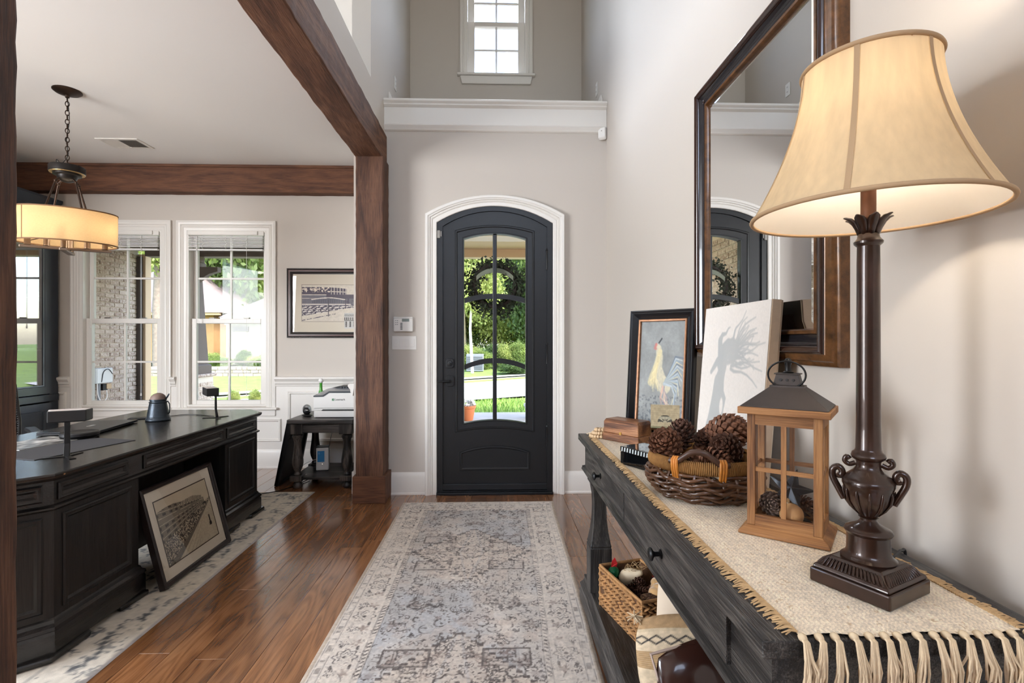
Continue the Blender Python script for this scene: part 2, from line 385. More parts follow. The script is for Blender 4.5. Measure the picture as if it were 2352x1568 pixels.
def off(l, k):      # shrink / grow a loop about its box
    xs = [p[0] for p in l]; zs = [p[1] for p in l]; cx = (min(xs)+max(xs))/2; cz = (min(zs)+max(zs))/2
    fx = 1+2*k/(max(xs)-min(xs)); fz = 1+2*k/(max(zs)-min(zs))
    return [(cx+(p[0]-cx)*fx, cz+(p[1]-cz)*fz) for p in l]
MB().stack([lp(s1, 4.35), lp(off(g0, .075), 4.35), lp(off(g0, .07), 4.345), lp(off(g0, .06), 4.344), lp(off(g0, .054), 4.35), lp(off(g0, .012), 4.352), lp(off(g0, .008), 4.346), lp(g0, 4.346), lp(g0, 4.41), lp(s1, 4.41), lp(s1, 4.35)], cap=False).build('door_slab', m_black, door, smooth=30)
# panes and bars
bars = door
def bar_arc(z0, rise, w, name):
    a = arc(-.27, .245, z0-rise, rise, 16); up = [(p[0], p[1]+w/2) for p in a]; dn = [(p[0], p[1]-w/2) for p in a]
    MB().prism(up+dn[::-1], 4.358, 4.398).build(name, m_black, door)
MB().box(-.031, .004, 4.356, 4.4, .6, 2.2).build('vertical_bar', m_black, door, bevel=.004)
bar_arc(1.676, .038, .042, 'arched_bar'); bar_arc(1.127, .056, .042, 'arched_bar')
for (xa, xb) in ((-.272, -.03), (.003, .247)):
    for (za, zb) in ((.605, 1.1), (1.1, 1.65), (1.65, 2.19)):
        MB().box(xa, xb, 4.374, 4.38, za+.002, zb-.002).build('pane', m_glass, door)
# arched panel mould at the bottom, sweep, hinges, lock and lever
p0 = dloop(-.31, .287, .195, .352, .056); 
MB().stack([lp(p0, 4.351), lp(off(p0, -.004), 4.344), lp(off(p0, -.016), 4.343), lp(off(p0, -.024), 4.35), lp(off(p0, -.03), 4.351)], cap=False, closed=True).build('panel_moulding', m_black, door, smooth=40)
MB().box(DX0+.05, DX1-.05, 4.335, 4.35, .034, .085).build('door_sweep', m_black, door, bevel=.003)
MB().box(DX0, DX1, 4.30, 4.5, -.002, .022).build('threshold', m_blackmetal, door, bevel=.004)
for zz in (1.9, 1.1, .4): MB().lathe([(.007, 0), (.007, .16), (.011, .165), (.005, .18)], 10, (DX1-.05, 4.338)).build('hinge', m_black, door, smooth=40).location.z = zz
def hexplate(cx, cz, w, h, nm, r2):
    pts = [(cx-w, cz-h*.6), (cx-w*.6, cz-h), (cx+w*.6, cz-h), (cx+w, cz-h*.6), (cx+w, cz+h*.6), (cx+w*.6, cz+h), (cx-w*.6, cz+h), (cx-w, cz+h*.6)]
    o = MB().prism(pts, 4.337, 4.35).build(nm, m_black, door, bevel=.002)
    return o
d1 = hexplate(-.392, 1.105, .032, .04, 'deadbolt_plate', .02)
MB().stack([[(-.392+r*math.cos(2*PI*i/16), y, 1.105+r*math.sin(2*PI*i/16)) for i in range(16)] for r, y in ((.022, 4.338), (.02, 4.33), (.008, 4.328), (.006, 4.32))]).build('thumb_turn', m_black, d1, smooth=40)
d2 = hexplate(-.392, .955, .034, .045, 'handle_plate', .02)
MB().tube([(-.392, 4.337, .955), (-.392, 4.315, .955), (-.40, 4.303, .955), (-.44, 4.3, .957), (-.49, 4.302, .952)], [.012, .01, .01, .009, .007], 10).build('lever', m_black, d2, smooth=50)
# contact sensor on the door edge
t = thing('door_contact_sensor', 'small grey contact sensor on the upper left of the front door', 'sensor', (-.485, 4.325, 2.16))
MB().box(-.012, .012, 0, .012, 0, .066).build('sensor_body', M('sensor_grey', S(150, 146, 140), .5), t, bevel=.004)
MB().box(.016, .024, .002, .02, .015, .06).build('sensor_magnet', M('sensor_grey_2', S(165, 160, 155), .5), t, bevel=.003)

# ------------------------------------------------------------------ windows
def sash(root, x0, x1, z0, z1, y0, y1, st=.055, bot=.06, top=.045, cols=2, rows=2, mw=.02):
    s = MB().box(x0, x0+st, y0, y1, z0, z1).box(x1-st, x1, y0, y1, z0, z1).box(x0+st, x1-st, y0, y1, z0, z0+bot).box(x0+st, x1-st, y0, y1, z1-top, z1).build('sash', m_white, root, bevel=.004)
    gx0, gx1, gz0, gz1 = x0+st, x1-st, z0+bot, z1-top; ym = (y0+y1)/2
    for i in range(1, cols):
        xc = gx0+(gx1-gx0)*i/cols; MB().box(xc-mw/2, xc+mw/2, ym-.011, ym+.011, gz0, gz1).build('muntin', m_white, s, bevel=.003)
    for i in range(1, rows):
        zc = gz0+(gz1-gz0)*i/rows; MB().box(gx0, gx1, ym-.0105, ym+.0105, zc-mw/2, zc+mw/2).build('muntin', m_white, s, bevel=.003)
    for i in range(cols):
        for j in range(rows):
            MB().box(gx0+(gx1-gx0)*i/cols, gx0+(gx1-gx0)*(i+1)/cols, ym-.002, ym+.002, gz0+(gz1-gz0)*j/rows, gz0+(gz1-gz0)*(j+1)/rows).build('pane', m_glass, s)
    return s
def casing(root, x0, x1, z0, z1, w, yw, th=.022):
    prof = [(0, yw), (0, yw-th), (.012, yw-th-.002), (.02, yw-th+.003), (w*.35, yw-th+.005), (w*.42, yw-th+.001), (w*.5, yw-th+.008), (w*.62, yw-th+.005), (w*.7, yw-th+.011), (w*.95, yw-th+.013), (w, yw-th+.016), (w, yw+.03)]
    rings = [[(x0-w+t, y, z0), (x0-w+t, y, z1+w-t), (x1+w-t, y, z1+w-t), (x1+w-t, y, z0)] for t, y in prof]
    MB().stack(rings, cap=False, closed=False).build('casing', m_white, root, smooth=30)
def jamb(root, x0, x1, z0, z1, ya, yb):
    MB().stack([[(x0+t, y, z0+t), (x1-t, y, z0+t), (x1-t, y, z1-t), (x0+t, y, z1-t)] for t, y in ((0, ya), (.016, ya), (.016, yb), (0, yb), (0, ya))], cap=False).build('jamb', m_white, root)
def office_window(name, x0, x1, label, blind_label):
    r = struct(thing(name, label, 'window'))
    casing(r, x0, x1, Z0-.012, Z1, .1, OW); jamb(r, x0, x1, Z0, Z1, OW-.005, OW+.15)
    MB().box(x0-.125, x1+.125, OW-.055, OW+.03, Z0-.035, Z0-.012).build('stool', m_white, r, bevel=.006)
    MB().box(x0-.1, x1+.1, OW-.028, OW, Z0-.1, Z0-.035).build('apron', m_white, r, bevel=.004)
    sash(r, x0+.017, x1-.017, 1.475, Z1-.017, OW+.075, OW+.11, .045, .045, .04)
    lo = sash(r, x0+.017, x1-.017, Z0+.012, 1.525, OW+.035, OW+.07, .055, .045, .05)
    for k in (.28, .72): MB().box(x0+(x1-x0)*k-.03, x0+(x1-x0)*k+.03, OW+.04, OW+.072, 1.525, 1.537).build('sash_lock', M('lock_metal', S(140, 135, 128), .35, .8), lo, bevel=.004)
    # raised blind: a stack of slats
    t = thing(blind_label[0], blind_label[1], 'blind', ((x0+x1)/2, OW+.0, 0), 0, 'raised window blinds')
    w = (x1-x0)/2-.022
    MB().box(-w, w, -.012, .03, Z1-.05, Z1-.005).build('headrail', m_white, t, bevel=.004)
    MB().prism([(-w-.012, Z1-.005), (-w-.012, Z1-.045), (w-.06, Z1-.045), (w-.06, Z1-.005)], -.024, -.014).build('valance', m_white, t, bevel=.003)
    n = 8
    for k in range(n):
        zz = Z1-.068-.0148*k; dx = rp.uniform(-.004, .004)
        MB().stack([[(-w+.006+dx, -.022, zz), (w-.006+dx, -.022, zz), (w-.006+dx, .004, zz+.004), (-w+.006+dx, .004, zz+.004)], [(-w+.006+dx, -.022, zz+.0075), (w-.006+dx, -.022, zz+.0075), (w-.006+dx, .004, zz+.0115), (-w+.006+dx, .004, zz+.0115)]]).build('slat', m_blind, t)
    MB().box(-w+.006, w-.006, -.024, .008, Z1-.205, Z1-.188).build('bottom_rail', m_blind, t, bevel=.004)
    for k in (-.62, 0, .55):
        pts = [(k*w+.01*math.sin(i*1.3), -.027, Z1-.055-i*.013) for i in range(12)]
        MB().tube(pts, .0016, 5).build('ladder_cord', m_blind, t)
    MB().tube([(w*.3+.1, -.03, Z1-.06), (w*.3+.1, -.032, Z0+.14)], .0016, 5).build('lift_cord', m_blind, t)
    MB().lathe([(.002, 0), (.008, .004), (.004, .03)], 8, (w*.3+.1, -.032)).build('cord_tassel', m_blind, t).location.z = Z0+.11
    MB().tube([(-w+.09, -.03, Z1-.06), (-w+.088, -.032, 1.46)], .003, 6).build('tilt_wand', m_blind, t)
    MB().lathe([(.004, 0), (.007, .01), (.003, .05)], 8, (-w+.088, -.032)).build('wand_tip', m_blind, t).location.z = 1.42
    return r
m_blind = M('white_faux_wood_slat', S(226, 224, 222), .4)
office_window('window_1', A0, A1, 'left office window of the pair, looking onto the brick wall', ('window_blind', 'white slatted blind drawn up at the office window facing the brick wall'))
office_window('window_2', B0, B1, 'right office window of the pair, looking onto lawn and houses', ('window_blind', 'white slatted blind drawn up at the office window facing the lawn'))
r = struct(thing('window_3', 'small high window above the ledge over the door', 'window'))
casing(r, wx0+.02, wx1-.02, wz0, wz1-.02, .082, UW); jamb(r, wx0, wx1, wz0, wz1, UW-.005, UW+.15)
MB().box(-.425, .425, UW-.05, UW+.03, wz0-.02, wz0+.004).build('stool', m_white, r, bevel=.006)
MB().prism([(-.375, wz0-.105), (.375, wz0-.105), (.395, wz0-.02), (-.395, wz0-.02)], UW-.026, UW).build('apron', m_white, r, bevel=.004)
sash(r, wx0+.018, wx1-.018, 4.775, wz1-.02, UW+.075, UW+.11, .075, .05, .045)
sash(r, wx0+.018, wx1-.018, wz0+.006, 4.815, UW+.035, UW+.07, .078, .03, .05)

# ------------------------------------------------------------------ wainscot, chair rail, panel moulds
b = MB()
segs = [(-4.85, A0-.1), (A1+.1, B0-.1), (B1+.1, -1.2)]
b.box(-4.85, -1.2, OW-.014, OW, 0, Z0-.036)
for s0, s1_ in segs: b.box(s0, s1_, OW-.014, OW, Z0-.036, .9)
wp = struct(b.build('wainscot', m_white), 'white panelled wainscot below the office windows', 'wainscot')
railp = [(OW-.014, .83), (OW-.022, .835), (OW-.024, .85), (OW-.034, .862), (OW-.036, .882), (OW-.05, .9), (OW-.056, .91), (OW-.056, .925), (OW-.045, .932), (OW, .934)]
for s0, s1_ in segs: MB().prism(railp, s0+.001, s1_-.001, 'x').build('chair_rail', m_white, wp, smooth=30)
def pmould(x0, x1, z0, z1):
    MB().profile_frame(x0, x1, z0, z1, [(0, OW-.014), (0, OW-.024), (.006, OW-.03), (.013, OW-.026), (.02, OW-.028), (.027, OW-.018), (.03, OW-.014)]).build('panel_moulding', m_white, wp, smooth=35)
pmould(-2.13, -1.26, .27, .78)
pmould(-3.2, -2.2, .27, .5); pmould(-4.25, -3.3, .27, .5); pmould(-4.8, -4.34, .27, .78)
# chair rail and panel on the short return wall
MB().prism([(-1.2-(p[0]-OW)*-1, p[1]) for p in railp], DW+.02, OW-.05, 'y').build('chair_rail', m_white, wp, smooth=30)
struct(MB().box(-1.222, -1.2, DW+.015, OW-.02, 0, .19).build('baseboard_return', m_white, bevel=.004), 'white baseboard on the short wall behind the post', 'baseboard')

# ------------------------------------------------------------------ timber frame
def timber(name, boxes, m, label, cat, rough=.004, seed=1):
    b = MB()
    x0, x1, y0, y1, z0, z1 = boxes
    o = b.box(*boxes).build(name, m)
    bm = bmesh.new(); bm.from_mesh(o.data); bmesh.ops.subdivide_edges(bm, edges=[e for e in bm.edges if e.calc_length() > 1], cuts=60)
    g = random.Random(seed)
    for v in bm.verts:
        v.co += Vector((g.uniform(-1, 1), g.uniform(-1, 1), g.uniform(-1, 1)))*rough*.5
    bm.to_mesh(o.data); bm.free()
    md = o.modifiers.new('bevel', 'BEVEL'); md.width = .008; md.segments = 2; md.limit_method = 'ANGLE'; md.angle_limit = R(50)
    return tag(o, label, cat)
tag(timber('ceiling_beam', (-1.132, -.921, .5, 4.345, 2.772, 3.018), m_beam_y, 'thick rough sawn brown beam running from the viewer to the door wall', 'beam', .005, 2), group=None)
timber('wall_beam', (-4.85, -1.2, 5.2, OW-.001, 2.782, 3.054), m_beam_x, 'long brown timber beam above the office windows', 'beam', .003, 3)
struct(MB().box(-4.85, -1.14, 5.185, 5.2, 3.028, 3.054).build('trim_3', m_beam_x), 'narrow brown strip along the ceiling above the window beam', 'trim')
p = thing('timber_post', 'square brown timber post with boxed foot beside the front door', 'post', (-1.012, 4.228, 0))
o = timber('shaft', (-.112, .108, -.105, .105, .17, 2.775), m_beam_z, None, None, .003, 4); o.parent = p
o = MB().box(-.132, .128, -.125, .115, 0, .215).build('foot_box', m_beam_x, p, bevel=.004)
p = thing('timber_post', 'brown timber post at the left edge of the view', 'post', (-1.032, .908, 0))
o = timber('shaft', (-.11, .11, -.11, .11, .0, 2.775), m_beam_z, None, None, .0025, 5); o.parent = p
MB().box(-.13, .13, -.13, .13, 0, .215).build('foot_box', m_beam_x, p, bevel=.004)

# ------------------------------------------------------------------ wall fittings
def plate(name, label, cat, loc, w, h, axis='y', rockers=0, group=None):
    rz = {'y': 0, 'xr': R(-90), 'xl': R(90)}[axis]
    t = thing(name, label, cat, loc, rz, group)
    MB().box(-w/2, w/2, -.006, 0, -h/2, h/2).build('cover_plate', m_plastic_w, t, bevel=.003)
    if rockers:
        s = (w-.02)/rockers
        for i in range(rockers): MB().prism([(-.0085, -h*.3), (-.011, h*.3), (-.004, h*.3), (-.004, -h*.3)], -w/2+.01+s*i+.006, -w/2+.01+s*(i+1)-.006, 'x').build('rocker', m_plastic_w, t, bevel=.001)
    else:
        for dz in (-.022, .022):
            so = MB().prism([(.016*math.cos(a), dz+.014*math.sin(a)) for a in [i*PI/8 for i in range(16)]], -.008, -.004).build('socket', m_plastic_w, t)
            MB().box(-.007, -.004, -.0086, -.007, dz-.005, dz+.006).box(.004, .007, -.0086, -.007, dz-.004, dz+.005).build('slot', m_plastic_b, so)
    return t
plate('light_switch', 'white four gang rocker switch plate below the alarm keypad', 'switch', (-.777, DW, 1.278), .205, .115, 'y', 4)
k = thing('alarm_keypad', 'white alarm keypad with small screen above the light switches', 'keypad', (-.783, DW, 1.435))
MB().box(-.08, .08, -.028, 0, -.062, .062).build('housing', m_plastic_w, k, bevel=.006)
MB().box(-.008, .052, -.0295, -.027, .022, .046).build('display', M('lcd', S(122, 134, 132), .3), k)
for i in range(5): MB().box(-.022, -.004, -.031, -.027, .008-.0125*i-.004, .008-.0125*i+.004).build('key', m_grey, k)
for i in range(2):
    for j in range(3): MB().box(-.064+.014*i, -.056+.014*i, -.0295, -.027, .03-.016*j-.0025, .03-.016*j+.0025).build('key', m_grey, k)
MB().box(-.079, .079, -.0285, -.02, .049, .051).build('seam', m_grey, k)
s = thing('motion_sensor', 'small white motion sensor tucked under the ledge in the corner', 'sensor', (.905, 4.33, 3.055), R(-35))
MB().stack([[(-.03, -.005, -.05), (.03, -.005, -.05), (.03, .012, -.05), (-.03, .012, -.05)], [(-.033, -.026, -.035), (.033, -.026, -.035), (.033, .012, -.035), (-.033, .012, -.035)], [(-.033, -.026, .045), (.033, -.026, .045), (.033, .012, .045), (-.033, .012, .045)]]).build('housing', m_plastic_w, s, bevel=.006)
MB().sphere((0, -.027, .018), .0035, 8, 6).build('lens', m_plastic_b, s)
plate('wall_outlet', 'white outlet plate on the left niche wall above the ledge', 'outlet', (XL, 4.78, 3.68), .075, .12, 'xl', group='niche outlets')
plate('wall_outlet', 'white outlet plate on the right niche wall above the ledge', 'outlet', (XR, 4.75, 3.64), .075, .12, 'xr', group='niche outlets')
# ceiling vent
v = thing('ceiling_vent', 'white rectangular air vent in the office ceiling', 'vent', (-3.305, 4.665, 3.055))
MB().frame(-.18, .18, -.115, .115, .03, 0, .006).build('rim', m_white, v).rotation_euler = (R(-90), 0, 0)
MB().box(-.16, .16, -.095, .095, -.001, 0).build('backing', M('vent_dark', S(150, 146, 142), .8), v)
for i in range(19):
    x = -.15+.3*i/18; a = 1 if x < 0 else -1
    MB().add([(x-.006, -.088, -.008 if a > 0 else -.002), (x+.006, -.088, -.002 if a > 0 else -.008), (x+.006, .088, -.002 if a > 0 else -.008), (x-.006, .088, -.008 if a > 0 else -.002)], [(0, 1, 2, 3)]).build('louvre', m_white, v)
# ================================================================== rugs
def blend(img, mask, col):
    mask = np.clip(mask, 0, 1)[..., None]; return img*(1-mask)+np.array(col)*mask
def smooth(d, w): return np.clip(.5-d/w, 0, 1)      # d<0 inside
def flower(u, v, cu, cv, r, n=8, k=.25, ph=0):
    du, dv = u-cu, v-cv; rr = np.sqrt(du*du+dv*dv); a = np.arctan2(dv, du)
    return rr-r*(1+k*np.cos(n*a+ph))
def rug_mesh(name, x0, x1, y0, y1, step, th, wav, seed, skew=0):
    nx = int((x1-x0)/step)+1; ny = int((y1-y0)/step)+1
    X, Y = np.meshgrid(np.linspace(x0, x1, nx), np.linspace(y0, y1, ny))
    z = th+.0016*vnoise(ny, nx, nx//3, seed, 2, (y1-y0)/(x1-x0))
    u = (X-x0)/(x1-x0); e = np.minimum(np.minimum(X-x0, x1-X), np.minimum(Y-y0, y1-Y))
    z = np.where(e < .003, 0.001, np.where(e < .01, th*.75, z))
    sh = wav*(vnoise(ny, 2, 1, seed+5, 4, (ny//120))[:, :1]-.5)
    X = X+sh*(u*1.0)-skew*u*(y1-Y)
    return grid_mesh(name, np.stack([X, Y, z], -1)), nx, ny
def foyer_rug():
    x0, x1, y0, y1 = -.742, .458, .86, 4.115
    me, nx, ny = rug_mesh('hall_rug', x0, x1, y0, y1, .0042, .007, .02, 11, .021)
    W_, L_ = x1-x0, y1-y0
    u, v = np.meshgrid(np.linspace(0, W_, nx), np.linspace(0, L_, ny)); v = L_-v      # v from the far end
    m = np.minimum(u, W_-u); e = np.minimum(m, np.minimum(v, L_-v)); uc = u-W_/2; au = np.abs(uc)
    asp = L_/W_
    n1 = vnoise(ny, nx, 3, 1, 4, asp); n2 = vnoise(ny, nx, 40, 2, 4, asp); n3 = vnoise(ny, nx, 120, 3, 2, asp); n4 = vnoise(ny, nx, 18, 8, 3, asp); n5 = vnoise(ny, nx, 8, 9, 3, asp)
    cream = np.array([.83, .785, .735]); img = np.ones((ny, nx, 3))*cream
    field = e > .225
    blue = np.array([.60, .63, .68]); grey = np.array([.66, .63, .60])
    img = blend(img, field*smooth(.50-n1, .25)*.55, blue)
    img = blend(img, field*smooth(.52-n5, .2)*.45, grey)
    img = blend(img, field*smooth(.60-n4, .1)*.35, [.74, .66, .60])
    ink = np.zeros((ny, nx)); brown = np.zeros((ny, nx)); strong = np.zeros((ny, nx))
    def line(d, w=.004): return smooth(np.abs(d)-w/2, .004)
    # edge and guard stripes
    img = blend(img, smooth(e-.022, .006)*.7, [.62, .54, .45])
    for q in (.03, .062, .20, .226): ink += line(e-q, .004)*.8
    runpos = np.where(m < np.minimum(v, L_-v), v, u)
    ink += ((e > .034) & (e < .058) & (np.mod(runpos+.02*np.sin(runpos*40), .075) < .02))*.55
    ink += ((e > .203) & (e < .223) & (np.mod(runpos+(e-.2)*.6, .026) < .011))*.85
    # main border: rosettes, buds and leaves
    per = .31; ph = np.mod(runpos, per)-per/2; bc = e-.131
    for q, rr in ((0, .046),):
        d = flower(ph, bc, 0, 0, rr, 8, .16); ink += line(d, .006)+line(flower(ph, bc, 0, 0, .026, 8, .25), .005)+smooth(np.hypot(ph, bc)-.009, .004)
    for sx in (-1, 1):
        d = flower(ph, bc, sx*.1, .022, .02, 5, .35, sx); brown += smooth(d, .006)*.8
        d = flower(ph, bc, sx*.1, -.03, .017, 6, .4); ink += line(d, .006)
        ink += smooth(np.hypot((ph-sx*.062)*1.0, (bc-.038)*2.2)-.016, .004)*.9+smooth(np.hypot((ph-sx*.068)*1.0, (bc+.04)*2.2)-.015, .004)*.9
        ink += line(bc-.028*np.sin((ph-sx*.1)*30), .003)*(np.abs(ph-sx*.12) < .03)
    # medallions
    def step(d, q=.026): return np.floor(d/q)*q
    for cv in (.98, 2.22, 3.4):
        dv = v-cv; av = np.abs(dv)
        def med(hw, hl, q=.028): return step(au, q)/hw+av/hl-1
        d1 = med(.34, .36); inside = (d1 < 0)&field
        wing = (np.abs(av-.2) < .055)&(au > .1)&(au < .30)
        img = blend(img, (inside)*.75, [.80, .74, .68])
        strong += line(med(.34, .36)*.3, .013)*field+line(med(.27, .29, .02)*.3, .006)*field*.6
        strong += line(np.maximum(np.abs(av-.19)-.055, np.abs(au-.215)-.1), .01)*field*.9
        brown += smooth(np.maximum(np.abs(av-.19)-.05, np.abs(au-.215)-.095), .004)*.25
        d2 = flower(uc, dv, 0, 0, .085, 10, .07); strong += line(d2, .009)+line(flower(uc, dv, 0, 0, .035, 6, .4), .004)
        for sx in (.17, .26, .36):
            brown += line(flower(au, dv, sx, 0, .035, 7, .3), .01)*.9; ink += smooth(flower(au, dv, sx, 0, .014, 6, .4), .005)
        for sv in (.12, .22, .29):
            ink += line(flower(au, av, .055, sv, .026, 7, .35), .007)*.9; brown += smooth(flower(au, av, .12, sv*.6, .02, 6, .4), .006)*.8
        img = blend(img, line(au/.07+av/.42-1.0, .2)*.2*field, blue)
    # flowers, scrolls and rods strewn over the field (mirrored)
    rg = np.random.RandomState(5)
    for k in range(130):
        cu = rg.uniform(.02, .36); cv = rg.uniform(.24, L_-.24); rr = rg.uniform(.012, .036)
        j0 = max(0, int((L_-cv-.06)/L_*ny)); j1 = min(ny, int((L_-cv+.06)/L_*ny)); sl = slice(j0, j1)
        d = flower(au[sl], v[sl], cu, cv, rr, rg.choice([4, 5, 6, 8]), rg.uniform(.2, .5), rg.uniform(0, 6))
        if k % 3 == 0: brown[sl] += smooth(d, .006)*rg.uniform(.4, .8)
        else: ink[sl] += line(d, rg.uniform(.005, .009))*rg.uniform(.5, 1)
    for k in range(70):
        cu = rg.uniform(.03, .35); cv = rg.uniform(.26, L_-.26); h = rg.uniform(.02, .06)
        j0 = max(0, int((L_-cv-.08)/L_*ny)); j1 = min(ny, int((L_-cv+.08)/L_*ny)); sl = slice(j0, j1)
        if k % 2: ink[sl] += smooth(np.maximum(np.abs(np.abs(au[sl]-cu)-.007)-.002, np.abs(v[sl]-cv)-h), .004)*.7
        else: ink[sl] += line(np.hypot(au[sl]-cu, v[sl]-cv)-h*.7, .007)*(np.arctan2(v[sl]-cv, au[sl]-cu) > -1.2)*.9
    for cv in (.30, 1.60, 2.82):        # dark corner scrolls and C-curves
        for cu, rr in ((.23, .05), (.14, .03)):
            a = np.arctan2(v-cv, au-cu); ink += smooth(np.abs(np.hypot(au-cu, v-cv)-rr)-.006-.006*np.sin(5*a), .005)*(a > -2.2)*.9
    speck = ((n3 > .60)&(n2 > .46)&field)*.55+((n3 > .66)&(n2 > .5)&(e > .07))*.4
    wear = np.clip((n2-.28)*4.5, .12, 1)*np.clip((n1-.15)*2.6, .5, 1)
    ink = np.clip(ink, 0, 1)*wear*np.where(e < .07, .8, 1)*(.55+.6*n3); brown = np.clip(brown, 0, 1)*wear
    img = blend(img, brown*.7, [.42, .33, .29]); img = blend(img, np.clip(ink*1.15+speck*.8, 0, 1)*.92, [.20, .16, .145])
    img = blend(img, np.clip(strong, 0, 1)*np.clip((n2-.2)*4, .3, 1)*.85, [.24, .19, .17])
    img *= (.90+.2*n3)[..., None]; img = blend(img, (n2 > .60)*.18, [.86, .84, .82])
    paint(me, img)
    o = link('hall_rug', me, vcol('hall_rug_pile', .95, .35, 420, .25), None)
    me.polygons.foreach_set('use_smooth', [True]*len(me.polygons))
    tag(o, 'long faded cream and blue-grey patterned rug in the hall', 'rug')
foyer_rug()
def office_rug():
    x0, x1, y0, y1 = -4.0, -1.552, 1.2, 4.44
    me, nx, ny = rug_mesh('office_rug', x0, x1, y0, y1, .0085, .006, .012, 21)
    W_, L_ = x1-x0, y1-y0
    u, v = np.meshgrid(np.linspace(0, W_, nx), np.linspace(0, L_, ny)); e = np.minimum(np.minimum(u, W_-u), np.minimum(v, L_-v))
    run = np.where(np.minimum(u, W_-u) < np.minimum(v, L_-v), v, u); asp = L_/W_
    n1 = vnoise(ny, nx, 5, 31, 4, asp); n2 = vnoise(ny, nx, 46, 32, 3, asp); n3 = vnoise(ny, nx, 140, 33, 2, asp)
    img = np.ones((ny, nx, 3))*np.array([.80, .755, .68]); img = blend(img, smooth(.5-n1, .2)*.3, [.74, .72, .70])
    ink = np.zeros((ny, nx))
    wv = .115+.028*np.sin(run*2*PI/.34)
    ink += smooth(np.abs(e-wv)-.014*np.abs(np.sin(run*2*PI/.085+e*30)), .012)*.95
    ink += smooth(np.abs(e-.115-.04*np.cos(run*2*PI/.34))-.006, .01)*(np.sin(run*2*PI/.17) > .2)*.8
    ph = np.mod(run, .34)-.17; ink += smooth(np.abs(flower(ph, e-.115, 0, 0, .035, 6, .3))-.005, .01)*.9
    ink += ((n2 > .6)&(n3 > .55))*(.5+.3*(e > .2))
    ink += smooth(np.abs(e-.225)-.003, .01)*.7
    ink = np.clip(ink, 0, 1)*np.clip((n2-.36)*5, 0, 1)
    img = blend(img, ink*.9, [.19, .20, .22]); img *= (.92+.16*n3)[..., None]
    img = blend(img, smooth(e-.012, .006)*.8, [.62, .60, .60])
    paint(me, img); o = link('office_rug', me, vcol('office_rug_pile', .95, .3, 380, .2))
    tag(o, 'cream office rug with charcoal scroll border under the black desk', 'rug')
office_rug()
RZ = .0075      # top of the office rug

# ================================================================== pictures
def photo_crowd(h, w, seed=4):
    u, v = np.meshgrid(np.linspace(0, 1, w), np.linspace(0, 1, h)); rg = np.random.RandomState(seed)
    n = vnoise(h, w, 60, seed, 3, h/w); n2 = vnoise(h, w, 9, seed+1, 3, h/w); n3 = vnoise(h, w, 110, seed+3, 1, h/w)
    g = np.ones((h, w))*.80-.06*n2
    q = np.maximum(1.06-u, .04); s = (v-.30)/q; t = -np.log(q)
    bld = (s > -.12-.1*np.sin(np.clip(u*3.3, 0, 3)))&(s < .36)&(u < .88)
    g = np.where(bld, .52-.12*n2, g)
    row = (s+.12)/.095; fr = row-np.floor(row); col = t*7.5; fc = col-np.floor(col)
    g = np.where(bld&(fr > .28)&(fr < .72)&(fc > .25)&(fc < .72)&(np.floor(row) != 1), .16+.1*n, g)
    g = np.where(bld&(np.abs(fr) < .08), .78, g)
    roof = (s > -.34)&(s < -.12)&(v > .17+.16*(u-.62)**2*4)&(u < .85); g = np.where(roof, .66-.3*((np.abs(np.mod(t*16, 1)-.5) < .14)|(np.mod(s*40, 1) < .2)), g)
    crowd = (s > .30+.05*n)&(s < .66+.1*u)
    g = np.where(crowd, np.where(n3 > .62, .72, .14+.35*(n3 > .5)), g)
    shade = (s >= .66+.1*u)&(s < .78+.12*u); g = np.where(shade, .28+.15*n, g)
    road = s >= .78+.12*u; g = np.where(road, .66+.12*n-.12*(np.abs(np.mod(s*6, 1)-.5) < .06), g)
    g = np.where((np.abs(u-.90) < .012+.012*(v > .72))&(v > .60)&(v < .78), .12, g)
    return np.clip(g, 0, 1)[..., None]*np.array([1.0, .93, .80])
